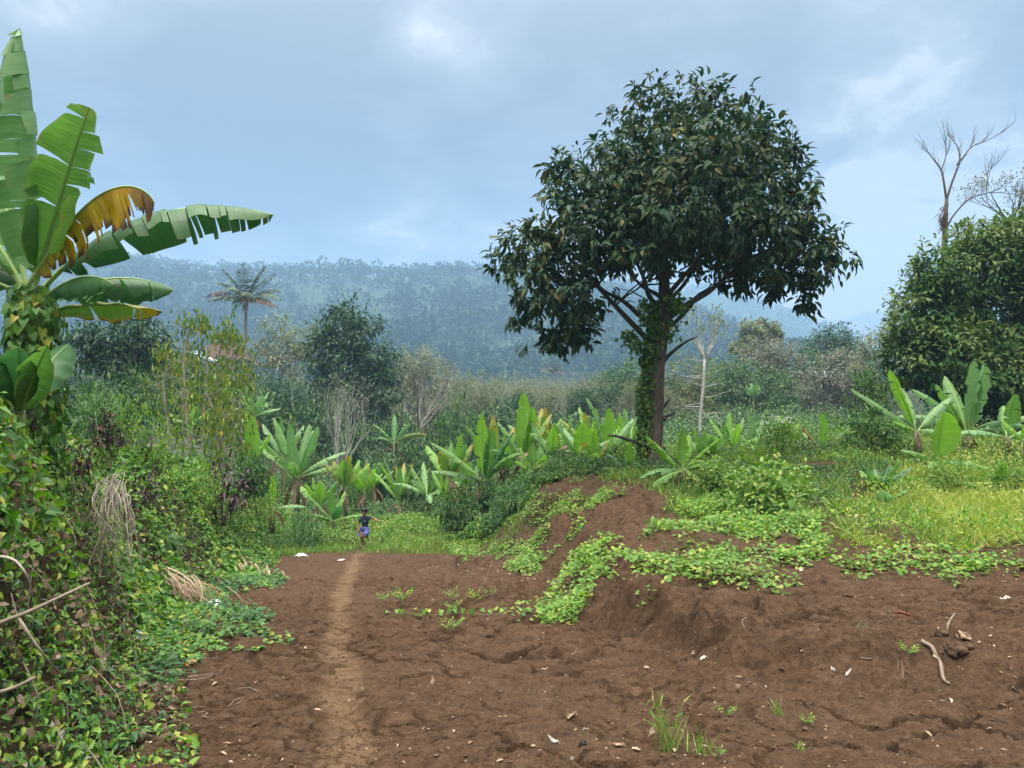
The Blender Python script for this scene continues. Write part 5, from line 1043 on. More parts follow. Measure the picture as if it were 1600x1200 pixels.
# ------------------------------------------------------------------ slender pole trees with hanging leaves
def pole_tree(px, Y, top_py, label, seed, lean=0, heads=3, tuft=26, along=9):
    g = np.random.default_rng(400 + seed); b = atpx(px, Y); h = PT(px, top_py, Y)[2] - b[2]; t = thing('pole_tree', b, label, 'tree', 'slender pole trees on the left')
    mb = MB(); pts = curve([(0, 0, -.1), (g.normal() * .1, 0, h * .4), (lean * .5 + g.normal() * .1, 0, h * .75), (lean, 0, h * .96)], 12); tube(mb, pts, np.linspace(.055, .018, 12), 6, 0, True, .15, seed)
    ml = MB(); sites = [(pts[-1] + rdir(g, 1)[0] * [.35, .35, .2], tuft) for k in range(heads)]
    for k in range(along):
        i = int(g.integers(3, 11)); a = g.uniform(0, 6.28); l = g.uniform(.15, .5); e = pts[i] + np.array([cos(a) * l, sin(a) * l, g.uniform(0, .35)]); limb(mb, pts[i], e, .012, .004, g, .1, 5, 4); sites.append((e, int(tuft * g.uniform(.2, .6))))
    for e, n in sites:
        P = e + g.normal(size=(n, 3)) * [.13, .13, .16]; D = norm(rdir(g, n) * .45 + [0, 0, -1]); leaves(ml, P, D, rdir(g, n) + [0, -.5, .2], g.uniform(.12, .22, n), g.uniform(.045, .07, n), 'leaf')
    mb.build('trunk', MT['bark_grey'], t); ml.build('foliage', MT['pepper'], t)
for i, (px, Y, top, lab, hd) in enumerate([(298, 21, 488, 'leafiest of the slender pole trees, its crown drooping in a green tuft', 6), (322, 23, 512, 'nearly leafless dark pole between two leafy pole trees', 1), (338, 22, 500, 'tall crooked pole tree bending right at its tip', 2), (361, 21.5, 520, 'thin pole tree with an orange leaf near the top', 3), (378, 20.5, 585, 'shorter pole tree with yellow-green hanging leaves', 4), (318, 19.5, 600, 'short pole tree covered with leaves to the ground', 5), (352, 19, 640, 'low leafy sapling among the pole trees', 5), (285, 24, 560, 'thin pale-stemmed sapling behind the leafiest pole tree', 3), (268, 22.5, 545, 'small sapling left of the pole trees with yellowish leaves', 3), (345, 24, 575, 'thin pole tree with a yellow leaf cluster halfway up', 3)]):
    pole_tree(px, Y, top, lab, i, lean=(.25 if i == 2 else 0), heads=hd, along=7 if i == 1 else 16)

# ------------------------------------------------------------------ trees of the middle distance
tree(556, 62, 'large dark rounded tree behind the pale bare tree', 'tree', [(545, 520, 44, 34), (512, 545, 34, 38), (575, 545, 36, 48), (540, 575, 62, 50), (590, 610, 38, 42), (545, 492, 30, 18), (500, 515, 22, 20), (600, 575, 26, 30), (530, 620, 50, 40)], 'dark_crowned_tree', 'tree_dark', 700, 14, .42, .45, .25, seed=1, spread=.7)
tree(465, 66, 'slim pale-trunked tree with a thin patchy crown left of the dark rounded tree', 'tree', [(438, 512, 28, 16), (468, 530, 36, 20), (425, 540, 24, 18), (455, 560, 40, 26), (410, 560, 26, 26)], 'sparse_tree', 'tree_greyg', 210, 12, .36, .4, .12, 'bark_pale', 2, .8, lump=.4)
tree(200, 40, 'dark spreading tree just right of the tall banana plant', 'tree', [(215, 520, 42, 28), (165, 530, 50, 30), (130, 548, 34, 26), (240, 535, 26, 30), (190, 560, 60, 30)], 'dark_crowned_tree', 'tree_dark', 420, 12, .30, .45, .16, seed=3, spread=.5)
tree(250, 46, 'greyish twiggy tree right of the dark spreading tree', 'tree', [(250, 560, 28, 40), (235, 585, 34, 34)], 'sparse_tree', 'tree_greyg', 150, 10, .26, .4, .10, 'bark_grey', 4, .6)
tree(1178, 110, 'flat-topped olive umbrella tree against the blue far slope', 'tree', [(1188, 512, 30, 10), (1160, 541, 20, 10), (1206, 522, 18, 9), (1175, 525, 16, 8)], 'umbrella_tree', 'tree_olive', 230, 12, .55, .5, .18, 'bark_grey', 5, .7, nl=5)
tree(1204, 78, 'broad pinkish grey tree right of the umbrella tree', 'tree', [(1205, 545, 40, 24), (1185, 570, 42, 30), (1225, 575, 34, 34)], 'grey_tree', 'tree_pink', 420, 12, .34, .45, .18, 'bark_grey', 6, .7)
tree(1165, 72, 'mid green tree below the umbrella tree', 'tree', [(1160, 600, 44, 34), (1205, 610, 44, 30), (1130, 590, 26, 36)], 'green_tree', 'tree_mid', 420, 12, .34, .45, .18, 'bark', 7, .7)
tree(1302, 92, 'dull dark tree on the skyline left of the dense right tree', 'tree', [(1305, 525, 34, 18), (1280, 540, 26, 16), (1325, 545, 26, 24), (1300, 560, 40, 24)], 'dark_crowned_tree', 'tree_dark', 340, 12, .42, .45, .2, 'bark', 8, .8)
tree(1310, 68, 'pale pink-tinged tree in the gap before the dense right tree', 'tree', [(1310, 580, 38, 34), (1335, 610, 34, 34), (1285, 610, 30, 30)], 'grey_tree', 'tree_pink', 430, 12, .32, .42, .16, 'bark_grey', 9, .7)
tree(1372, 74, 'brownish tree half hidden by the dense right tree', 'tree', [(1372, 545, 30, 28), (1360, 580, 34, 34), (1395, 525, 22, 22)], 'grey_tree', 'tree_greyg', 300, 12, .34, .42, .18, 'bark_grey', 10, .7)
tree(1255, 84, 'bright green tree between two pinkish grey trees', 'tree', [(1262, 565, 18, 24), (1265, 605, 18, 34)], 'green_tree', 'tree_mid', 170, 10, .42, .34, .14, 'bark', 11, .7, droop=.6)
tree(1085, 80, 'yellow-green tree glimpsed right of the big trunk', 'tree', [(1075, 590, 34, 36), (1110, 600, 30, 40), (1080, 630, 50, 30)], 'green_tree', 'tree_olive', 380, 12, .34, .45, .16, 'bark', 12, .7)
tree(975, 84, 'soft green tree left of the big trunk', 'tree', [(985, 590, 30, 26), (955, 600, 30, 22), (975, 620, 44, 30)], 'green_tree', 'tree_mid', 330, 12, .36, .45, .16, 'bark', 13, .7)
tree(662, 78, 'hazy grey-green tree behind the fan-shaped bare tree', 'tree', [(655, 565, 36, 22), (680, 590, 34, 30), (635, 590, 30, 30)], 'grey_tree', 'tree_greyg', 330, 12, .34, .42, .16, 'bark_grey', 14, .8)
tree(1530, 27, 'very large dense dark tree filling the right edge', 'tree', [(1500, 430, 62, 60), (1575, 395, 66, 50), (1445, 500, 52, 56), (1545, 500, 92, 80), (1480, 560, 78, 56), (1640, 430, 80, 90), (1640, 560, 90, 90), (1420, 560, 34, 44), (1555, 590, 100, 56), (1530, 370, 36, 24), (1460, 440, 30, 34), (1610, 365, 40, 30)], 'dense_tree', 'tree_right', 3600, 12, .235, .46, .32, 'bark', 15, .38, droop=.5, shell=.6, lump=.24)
# bare trees
def bare_tree(px, Y, label, name, fork_py, L, r, mat, seed, n0=6, depth=4, up=.35, spread=.45, leaf=None, lean=(0, 0), nleaf=3, lsz=.2, fan=.5, kids=(2, 3)):
    g = np.random.default_rng(600 + seed); b = atpx(px, Y); h = PT(px, fork_py, Y)[2] - b[2]; t = thing(name, b, label, 'tree')
    mb = MB(); tp = np.array([lean[0], lean[1], h]); limb(mb, (0, 0, -.2), tp, r, r * .75, g, .03, 9, 8); mb.build('trunk', MT[mat], t, True)
    mb = MB(); tips = []; Lm = L * Y / FPX
    for k in range(n0):
        a = 6.28 * k / n0 + g.uniform(-.4, .4); bare(mb, tp - [0, 0, .1 * k * r], norm(np.array([cos(a) * fan, sin(a) * fan, 1])), Lm * g.uniform(.8, 1.1), r * .55, depth - 1, g, up, spread, kids, 6, tips=tips)
    mb.build('branches', MT[mat], t)
    if leaf:
        ml = MB()
        for p, d in tips:
            P = p + g.normal(size=(nleaf, 3)) * lsz * .8; leaves(ml, P, rdir(g, nleaf) + [0, 0, -.3], rdir(g, nleaf) + [0, 0, .6], lsz, lsz * .5, 'leaf')
        ml.build('foliage', MT[leaf], t)
    return t
bare_tree(534, 45, 'pale bare tree with a dense broom of whitish branches above the running child', 'bare_tree', 742, 66, .085, 'bark_pale', 1, 12, 5, .35, .42, 'tree_greyg', nleaf=1, lsz=.12, fan=.42)
bare_tree(655, 74, 'leafless tree with dark limbs fanning out in a bowl shape', 'bare_tree', 672, 52, .22, 'bark_grey', 2, 8, 5, .22, .42, None, fan=.75)
t = bare_tree(1096, 36, 'thin white-trunked tree with dead side twigs right of the big tree', 'white_trunk_tree', 560, 34, .085, 'bark_pale', 3, 8, 4, .3, .55, 'tree_olive', nleaf=2, lsz=.15, fan=.8, lean=(.18, 0))
def dead_twigs(t, h, g):
    for k in range(12):
        mb = MB(); z = h * g.uniform(.30, .92); s = 1 if k % 3 == 0 else -1; bare(mb, (z / h * .18, 0, z), (s, g.uniform(-.5, .5), g.uniform(-.25, .25)), g.uniform(.5, .9), .022, 1, g, .02, .5, (1, 2)); mb.build('dead_twig', MT['bark_pale'], t)
dead_twigs(t, PT(1096, 545, 36)[2] - t.location[2], np.random.default_rng(3))
def dead_tree():
    g = np.random.default_rng(9); Y = 46; b = atpx(1474, Y); t = thing('dead_tree', b, 'tall dead bleached tree forking against the sky above the dense right tree', 'tree')
    def W(px, py, dy=0): return PT(px, py, Y) - b + np.array([0, dy, 0])
    mb = MB(); p = curve([(0, 0, -.3), W(1470, 560), W(1474, 420), W(1477, 350), W(1479, 312)], 18); tube(mb, p, np.linspace(.26, .10, 18), 9, 0, True, .06, 2); mb.build('trunk', MT['bark'], t, True)
    mb = MB()
    for pts, r0, r1 in (([(1479, 314), (1474, 285), (1471, 265), (1462, 248), (1452, 235)], .10, .035), ([(1479, 312), (1488, 282), (1496, 255), (1494, 232), (1491, 215)], .10, .03), ([(1495, 258), (1508, 242), (1520, 228), (1540, 221), (1562, 209)], .07, .02), ([(1477, 362), (1486, 342), (1500, 324), (1520, 309), (1545, 303), (1592, 303)], .085, .025), ([(1541, 303), (1543, 283), (1548, 268), (1555, 256)], .035, .015), ([(1471, 266), (1477, 248), (1482, 232), (1478, 215)], .05, .02)):
        k = len(pts); r0 *= .72; r1 *= .72; q = curve([W(x, y, g.uniform(-.6, .6) * i / k) for i, (x, y) in enumerate(pts)], 10); tube(mb, q, np.linspace(r0, r1, 10), 6)
        for j in range(9):
            i = int(g.integers(3, 10)); bare(mb, q[i], norm(q[i] - q[i - 2] + rdir(g, 1)[0] * .12 + [0, 0, .05]), g.uniform(.45, .9), .02, 2, g, .3, .7, (1, 3))
    mb.build('branches', MT['bark'], t)
    ml = MB(); n = 120; P = W(1471, 342, -.2) + g.normal(size=(n, 3)) * [.12, .12, .35]; leaves(ml, P, rdir(g, n) * .5 + [-.3, 0, -1], rdir(g, n), g.uniform(.2, .5, n), .05, 'strip'); ml.build('dark_epiphyte', MT['dead_leaf'], t)
dead_tree()
bare_tree(1586, 40, 'thin purplish twiggy tree on the skyline at the right edge', 'bare_tree', 350, 34, .09, 'bark_dark', 4, 7, 5, .2, .6, 'tree_pink', nleaf=1, lsz=.14, fan=.7, kids=(2, 4))
# ------------------------------------------------------------------ thicket on the valley floor
def thicket():
    protos = []
    for k, (mat, bark, n, lsz) in enumerate((('tree_greyg', 'bark_grey', 1, .5), ('tree_pink', 'bark_pale', 1, .5), ('tree_mid', 'bark', 0, .6), ('tree_greyg', 'bark_pale', 1, .5), ('tree_dark', 'bark', 0, .6))):
        g = np.random.default_rng(700 + k); mt = MB(); mb = MB(); limb(mt, (0, 0, -.5), (.2, 0, 4.5), .22, .14, g, .03, 8, 6)
        if n:
            tips = []
            for j in range(8): a = j * .785 + g.uniform(-.3, .3); bare(mt, (.2, 0, 4.2 - .25 * j), norm(np.array([cos(a) * .55, sin(a) * .55, 1])), 3.4, .09, 3, g, .35, .45, (2, 3), 4)
            bl = [(g.uniform(-1.6, 1.6), g.uniform(-1.6, 1.6), g.uniform(6.0, 10), 1.9, 1.9, 2.0) for q in range(9)]; crown(mb, bl, 260, 7, lsz, .32, g, .9, .1, 'dia', .3, .4, 0, k)
        else:
            bl = [(g.uniform(-2, 2), g.uniform(-2, 2), g.uniform(4.5, 9), 2.2, 2.2, 1.9) for q in range(8)]; crown(mb, bl, 330, 9, lsz, .5, g, .8, .3, 'dia', .4, .3, 0, k)
            for j in range(6): limb(mt, (.2, 0, 4.2), bl[j][:3], .09, .03, g, .1, 6, 4)
        protos.append((mt.mesh('trunk', [MT[bark]]), mb.mesh('crown', [MT[mat]])))
    g = np.random.default_rng(77); n = 0
    labs = {0: 'grey-brown bare-branched tree in the thicket on the valley floor', 1: 'pale pinkish brushy tree in the thicket on the valley floor', 2: 'green leafy tree in the thicket on the valley floor', 3: 'grey-brown bare-branched tree in the thicket on the valley floor', 4: 'dark green tree in the thicket on the valley floor'}
    grp = {0: 'grey bare-branched thicket trees', 1: 'pinkish thicket trees', 2: 'green thicket trees', 3: 'grey bare-branched thicket trees', 4: 'dark thicket trees'}
    spots = []
    for Y in (72, 84, 98, 114, 132, 154, 180, 210, 250, 295):
        x = -.72 * Y + g.uniform(0, 4)
        while x < .70 * Y:
            px = 800 + x / Y * FPX
            ok = (Y > 95 or 560 < px < 1020) and not (Y < 80 and px < 700)
            if ok and px < 1420: spots.append((x + g.uniform(-1.5, 1.5), Y + g.uniform(-6, 6), px))
            x += g.uniform(3.2, 5.2) * (Y / 95) ** .75
    for x, Y, px in spots:
        mid = 610 < px < 1010
        k = int(g.choice(5, p=[.44, .06, .16, .30, .04] if mid else [.22, .10, .32, .14, .22]))
        top = g.normal(597, 8) - (6 if g.random() < .15 else 0) + (Y < 90) * 10; top = np.clip(top, 572, 622)
        if px < 480: top -= 6
        z = float(land(np.array([x]), np.array([Y]))[0]); h = max(5.5, PT(px, top, Y)[2] - z); s = h / 11.2; sw = s * g.uniform(.8, 1.1) * min(1.0, 1.2)
        t = thing('thicket_tree', (x, Y, z), labs[k], 'tree', grp[k], g.uniform(0, 6.28)); t.scale = (sw, sw, s)
        for nm, me in zip(('trunk', 'crown'), protos[k]): o = bpy.data.objects.new(nm, me); COL.objects.link(o); o.parent = t
        n += 1
    print('thicket', n)
thicket()
# ------------------------------------------------------------------ coconut palm
def palm(px, Y, py, L, label, seed, nf=15, name='coconut_palm'):
    g = np.random.default_rng(800 + seed); b = atpx(px, Y); h = PT(px, py, Y)[2] - b[2]; t = thing(name, b, label, 'palm')
    mb = MB(); p = curve([(-.3, 0, -.3), (-.25, 0, h * .4), (-.05, 0, h * .8), (0, 0, h)], 16); tube(mb, p, np.linspace(.26, .14, 16), 9, 0, True, .06, 4); mb.build('trunk', MT['bark_grey'], t, True)
    Lm = L * Y / FPX
    nf += 2; fr = [(95, 84, 8), (20, 74, 22), (150, 76, 20), (170, 64, 30), (10, 60, 38), (160, 50, 50), (265, 80, 14), (40, 70, 24), (10, 44, 70), (185, 35, 75), (350, 30, 80), (200, 22, 60), (335, 10, 60), (250, 40, 80), (290, 30, 80), (60, 30, 80), (120, 25, 80), (170, 8, 55), (8, -5, 60)][:nf]
    for k, (a, e, dr) in enumerate(fr):
        mb = MB(); n = 22; tt = np.linspace(0, 1, n); ee = np.radians(e) - np.radians(dr) * tt ** 1.6; a_ = np.radians(a + g.uniform(-8, 8)); d = np.stack([np.cos(a_) * np.cos(ee), np.sin(a_) * np.cos(ee), np.sin(ee)], -1)
        l = Lm * g.uniform(.85, 1.1); pts = np.array([0, 0, h]) + np.concatenate([[np.zeros(3)], np.cumsum(d[:-1] * l / (n - 1), 0)]); tube(mb, pts, np.linspace(.05, .01, n), 4, 1, False)
        m = 110; ti = np.sort(g.uniform(.12, 1, m)); ii = np.minimum((ti * (n - 1)).astype(int), n - 2); P = pts[ii] + (pts[ii + 1] - pts[ii]) * (ti * (n - 1) - ii)[:, None]; S = norm(np.cross(d[ii], [0, 0, 1.0]) + 1e-6); sg = np.where(np.arange(m) % 2, 1, -1)[:, None]
        D = norm(S * sg * .9 + d[ii] * .7 + np.array([0, 0, -.55]) + rdir(g, m) * .18); LL = l * .24 * np.sin(np.clip(ti, 0, 1) * pi * .8 + .45); leaves(mb, P, D, np.tile([0, 0, 1.], (m, 1)) + rdir(g, m) * .4, LL, .075, 'strip', 0)
        o = mb.build('frond', [MT['palm_brown' if k in (9, 12) else 'palm'], MT['midrib_brown']], t)
        if k in (9, 12): o['label'] = 'dry reddish brown frond'
    mb = MB()
    for k in range(9): limb(mb, (0, 0, h), (g.uniform(-.5, .5), g.uniform(-.5, .5), h - g.uniform(.5, 1.4)), .07, .02, g, .15, 5, 4)
    mb.build('dead_skirt', MT['palm_brown'], t)
palm(382, 85, 472, 66, 'lone coconut palm rising above the village roofs', 1)
palm(864, 215, 582, 24, 'tiny distant palm poking out of the valley thicket', 2, 12)
# ------------------------------------------------------------------ houses
def house(px, Y, label, w, d, wh, rh, wallm, roofm, seed, hip=False, rz=0, raise_py=None):
    b = atpx(px, Y); t = thing('village_house', b, label, 'house', rz=rz); base = 0
    if raise_py is not None: base = PT(px, raise_py, Y)[2] - b[2] - wh
    mb = MB(); z0, z1 = -.3, base + wh; V = [(-w / 2, -d / 2, z0), (w / 2, -d / 2, z0), (w / 2, d / 2, z0), (-w / 2, d / 2, z0), (-w / 2, -d / 2, z1), (w / 2, -d / 2, z1), (w / 2, d / 2, z1), (-w / 2, d / 2, z1)]
    mb.add(V, [(0, 1, 5, 4), (1, 2, 6, 5), (2, 3, 7, 6), (3, 0, 4, 7)]); 
    if not hip: mb.addm([(-w / 2, -d / 2, z1), (-w / 2, d / 2, z1), (-w / 2, 0, z1 + rh * .92), (w / 2, -d / 2, z1), (w / 2, d / 2, z1), (w / 2, 0, z1 + rh * .92)], [np.array([(0, 2, 1), (3, 4, 5)])])
    mb.build('wall', MT[wallm], t)
    e = .5; mb = MB(); rr = w * .28 if hip else w / 2 + e; th = .14
    for s in (-1, 1):
        lo = (z1 - .25); hi = z1 + rh; P = [(-w / 2 - e, s * (d / 2 + e), lo), (w / 2 + e, s * (d / 2 + e), lo), (rr, 0, hi), (-rr, 0, hi)]; P = P + [(x, y, z + th) for x, y, z in P]
        mb.add(P, [(0, 1, 2, 3), (4, 7, 6, 5), (0, 4, 5, 1), (1, 5, 6, 2), (2, 6, 7, 3), (3, 7, 4, 0)])
    if hip:
        for s in (-1, 1): P = [(s * (w / 2 + e), -d / 2 - e, z1 - .25), (s * (w / 2 + e), d / 2 + e, z1 - .25), (s * rr, 0, z1 + rh)]; P = P + [(x, y, z + th) for x, y, z in P]; mb.addm(P, [np.array([(0, 1, 2), (3, 5, 4)]), np.array([(0, 3, 4, 1), (1, 4, 5, 2), (2, 5, 3, 0)])])
    rf = mb.build('roof', MT[roofm], t); mb = MB(); tube(mb, [(-rr, 0, z1 + rh + th), (rr, 0, z1 + rh + th)], .12, 6); mb.build('ridge_cap', MT[roofm], rf)
    for k, x in enumerate((-w * .28, w * .28)):
        mb = MB(); P = [(x - .45, -d / 2 - .05, z1 - 1.6), (x + .45, -d / 2 - .05, z1 - 1.6), (x + .45, -d / 2 - .05, z1 - .5), (x - .45, -d / 2 - .05, z1 - .5)]; P = P + [(a, y + .1, z) for a, y, z in P]; mb.add(P, [(0, 1, 2, 3), (0, 4, 5, 1), (1, 5, 6, 2), (2, 6, 7, 3), (3, 7, 4, 0)])
        w_ = mb.build('window', MT['dark_void'], t); mb = MB()
        for q in ([(x - .5, 0, z1 - 1.65), (x + .5, 0, z1 - 1.65)], [(x - .5, 0, z1 - .45), (x + .5, 0, z1 - .45)], [(x - .5, 0, z1 - 1.65), (x - .5, 0, z1 - .45)], [(x + .5, 0, z1 - 1.65), (x + .5, 0, z1 - .45)]): tube(mb, [np.array(q[0]) + [0, -d / 2 - .07, 0], np.array(q[1]) + [0, -d / 2 - .07, 0]], .045, 4)
        mb.build('frame', MT['wall'], w_)
    return t
house(313, 78, 'low village house with a bluish metal gable roof beyond the pole trees', 3.2, 4, 2.6, .7, 'wall_blue', 'roof_metal', 1, raise_py=564, rz=1.35)
house(300, 84, 'long village house with a weathered brown roof left of the metal roof', 6.2, 5, 2.6, 1.0, 'wall', 'roof_tile', 2, raise_py=570)
house(349, 80, 'village house with a dark hipped brown tile roof beside the coconut palm', 4.6, 5, 2.6, 1.5, 'wall', 'roof_tile', 3, True, raise_py=562)
house(1286, 98, 'half-hidden pale house among the pinkish trees on the right', 3.6, 4, 2.6, .8, 'wall', 'roof_metal', 4, raise_py=590)
# ------------------------------------------------------------------ the running child
def skin_body(name, nodes, edges, mat, parent, sub=2, root=0):
    me = bpy.data.meshes.new(name); me.from_pydata([n[:3] for n in nodes], edges, []); o = bpy.data.objects.new(name, me); COL.objects.link(o)
    m = o.modifiers.new('skin', 'SKIN'); m.use_smooth_shade = True
    me.skin_vertices[0].data[root].use_root = True
    for i, n in enumerate(nodes): me.skin_vertices[0].data[i].radius = (n[3], n[4] if len(n) > 4 else n[3])
    s = o.modifiers.new('sub', 'SUBSURF'); s.levels = sub; s.render_levels = sub
    dg = bpy.context.evaluated_depsgraph_get(); dg.update(); m2 = bpy.data.meshes.new_from_object(o.evaluated_get(dg)); m2.name = name
    o.modifiers.clear(); o.data = m2; m2.materials.clear(); m2.materials.append(MT[mat])
    for p in m2.polygons: p.use_smooth = True
    o.parent = parent; return o
def ball(mb, c, r, m=0, nu=14, nv=9, z0=-1.0, noise=0):
    c = np.asarray(c, float); r = np.broadcast_to(np.asarray(r, float), (3,)); ph = np.linspace(math.asin(max(-1, z0)), pi / 2, nv); th = np.arange(nu) * 2 * pi / nu
    V = np.stack([np.cos(ph)[:, None] * np.cos(th)[None], np.cos(ph)[:, None] * np.sin(th)[None], np.repeat(np.sin(ph)[:, None], nu, 1)], -1)
    if noise: V = V * (1 + noise * fbm(V[..., 0] * 4 + V[..., 2] * 3, V[..., 1] * 4, 2, 5)[..., None])
    i = np.arange(nv - 1)[:, None]; j = np.arange(nu)[None]; F = np.stack([i * nu + j, i * nu + (j + 1) % nu, (i + 1) * nu + (j + 1) % nu, (i + 1) * nu + j], -1).reshape(-1, 4)
    mb.add((V * r + c).reshape(-1, 3), F, m)
def child():
    q = GP(569, 857); t = thing('person', q, 'child with short black hair running toward the viewer in a navy T-shirt and blue shorts', 'person', rz=0); t.scale = (.9, .9, .9)
    # y is negative toward the viewer; x to the viewer's right
    N = []; E = []
    def nd(*a, link=None):
        N.append(a); i = len(N) - 1
        if link is not None: E.append((link, i))
        return i
    pel = nd(.01, 0, .62, .085, .07); wai = nd(.02, -.03, .72, .078, .062, link=pel); che = nd(.035, -.07, .85, .092, .07, link=wai); nb = nd(.035, -.10, .935, .05, .045, link=che); nk = nd(.03, -.125, .975, .036, .036, link=nb)
    hd0 = nd(.025, -.14, 1.015, .058, .062, link=nk); hd1 = nd(.025, -.145, 1.07, .078, .088, link=hd0); hd2 = nd(.025, -.135, 1.135, .074, .088, link=hd1); hd3 = nd(.025, -.125, 1.175, .045, .055, link=hd2)
    def hand(wr, base, d, side, up):
        d = norm(np.array(d, float)); side = norm(np.array(side, float)); up = norm(np.array(up, float))
        pb = np.array(base) + d * .035; p = nd(*pb, .021, .013, link=wr); 
        for k, (o, l) in enumerate(((-.018, .045), (-.006, .052), (.006, .048), (.018, .038))):
            a = pb + side * o + d * .022; i = nd(*a, .0065, link=p); b = a + d * l * .55 - up * .008; j = nd(*b, .0060, link=i); c = b + d * l * .4 - up * .022; nd(*c, .005, link=j)
        a = pb - side * .024 - d * .004; i = nd(*a, .0075, link=p); b = a - side * .014 + d * .026; nd(*b, .006, link=i)
    # arm hanging forward on the viewer's left
    s = nd(-.085, -.085, .915, .045, link=che); e = nd(-.15, -.05, .72, .030, link=s); w = nd(-.165, -.13, .545, .024, link=e); hand(w, (-.165, -.13, .545), (-.05, -.25, -1), (.3, -1, .2), (1, .2, 0))
    # arm swung out and back on the viewer's right
    s = nd(.155, -.06, .925, .045, link=che); e = nd(.29, .05, .86, .030, link=s); w = nd(.385, -.06, .83, .024, link=e); hand(w, (.385, -.06, .83), (.8, -.7, -.05), (0, .2, 1), (-.6, -.8, 0))
    # planted leg
    h = nd(-.055, 0, .57, .075, link=pel); k = nd(-.06, -.07, .335, .052, link=h); k2 = nd(-.045, -.03, .24, .048, link=k); a = nd(-.02, .03, .07, .026, link=k2); f = nd(-.02, -.03, .028, .026, .022, link=a); nd(-.022, -.11, .018, .026, .016, link=f); nd(-.02, .06, .025, .024, link=a)
    # lifted leg, shin folded back
    h = nd(.075, -.01, .57, .075, link=pel); k = nd(.055, -.22, .40, .048, link=h); c = nd(.075, -.05, .345, .044, link=k); a = nd(.085, .12, .33, .026, link=c); f = nd(.085, .15, .29, .024, link=a); nd(.085, .155, .215, .022, link=f)
    skin_body('body', N, E, 'skin', t)
    sn = [(.010, 0, .555, .110, .092), (.02, -.03, .70, .100, .084), (.035, -.07, .85, .108, .085), (.034, -.10, .93, .062, .058), (.032, -.112, .952, .052, .05), (-.07, -.085, .912, .060), (-.135, -.062, .79, .056), (.14, -.062, .925, .060), (.225, -.01, .895, .054)]
    sh = skin_body('shirt', sn, [(0, 1), (1, 2), (2, 3), (3, 4), (2, 5), (5, 6), (2, 7), (7, 8)], 'shirt', t)
    mb = MB(); ball(mb, (.035, -.158, .82), (.045, .012, .02)); mb.build('shirt_print', MT['print'], sh, True)
    skin_body('shorts', [(.01, 0, .68, .112, .094), (.01, 0, .58, .118, .102), (-.058, -.012, .52, .098), (-.068, -.06, .345, .092), (.078, -.05, .52, .098), (.072, -.22, .395, .092)], [(0, 1), (1, 2), (2, 3), (1, 4), (4, 5)], 'shorts', t)
    mb = MB(); ball(mb, (.025, -.115, 1.115), (.094, .104, .10), 0, 18, 10, -.35, .10); ball(mb, (.025, -.20, 1.165), (.078, .035, .032), 0, 12, 8, -1, .15); mb.build('hair', MT['hair'], t, True)
    for s in (-1, 1):
        mb = MB(); ball(mb, (.025 + s * .032, -.226, 1.085), (.012, .008, .007)); mb.build('eye', MT['eye'], t, True)
        mb = MB(); ball(mb, (.025 + s * .081, -.135, 1.075), (.012, .022, .03)); mb.build('ear', MT['skin'], t, True)
    mb = MB(); ball(mb, (.025, -.236, 1.055), (.013, .017, .016)); mb.build('nose', MT['skin'], t, True)
    mb = MB(); ball(mb, (.025, -.214, 1.024), (.024, .010, .006)); mb.build('mouth', MT['lip'], t, True)
child()

# ------------------------------------------------------------------ seedlings on the bare soil
def gpt(px, py, dz=0):
    p = GP(px, py); return np.array([p[0], p[1], HG(p[0], p[1])[0] + dz])
def seedling(px, py, h, n, label, seed, mat='weed', group=None, w=.3, name='seedling', cat='seedling', flat=.8):
    g = np.random.default_rng(900 + seed); b = gpt(px, py, -.005); t = thing(name, b, label, cat, group); ms = MB(); ml = MB(); tube(ms, [(0, 0, -.02), (g.normal() * .01, g.normal() * .01, h * .6)], [.006, .004], 4)
    for k in range(n):
        a = k * 2.4 + g.uniform(-.3, .3); l = h * g.uniform(.6, 1.0); z = h * g.uniform(.15, .6); d = norm(np.array([cos(a) * flat, sin(a) * flat, .55])); e = np.array([0, 0, z]) + d * l * .5; tube(ms, [(0, 0, z), e], [.003, .002], 3, 0, False)
        m = 5; q = np.array([0, 0, z]) + d * l * np.linspace(.35, .9, m)[:, None]; S = norm(np.cross(d, [0, 0, 1.])); sg = np.array([1, -1, 1, -1, 0])[:, None]; leaves(ml, q, norm(S * sg * .8 + d * .6), np.tile([0, 0, 1.], (m, 1)) + rdir(g, m) * .3, l * .42, l * .42 * w, 'leaf')
    ms.build('stem', MT['stem_green'], t); ml.build('foliage', MT[mat], t)
for i, (px, py, h, n, lab) in enumerate([(598, 948, .17, 7, 'seedling leftmost of the row crossing the bare field'), (627, 950, .22, 9, 'tallest bushy seedling near the left end of the row on the bare field'), (706, 946, .16, 7, 'spindly seedling behind the middle of the row on bare soil'), (708, 956, .16, 6, 'small seedling directly in front of the spindly one'), (706, 986, .20, 8, 'seedling standing nearest the viewer in the middle of the bare field'), (742, 940, .18, 7, 'seedling at the right end of the row near the bank'), (764, 938, .15, 5, 'thin seedling closest to the earth bank'), (655, 968, .13, 6, 'short seedling in front of the pale leaf row'),
    (1135, 1118, .09, 6, 'little weed sprout between two soil cracks'), (1262, 1142, .08, 6, 'bright weed sprout in the right foreground soil'), (1122, 1192, .08, 6, 'weed sprout at the bottom edge of the soil'), (1420, 1032, .11, 7, 'weed sprout with a dry stalk near the loose root'), (1065, 905, .10, 6, 'weed sprout on top of the cut bank')]):
    seedling(px, py, h, n, lab, i, 'vine_fresh' if i % 2 else 'weed', 'seedlings on the bare soil')
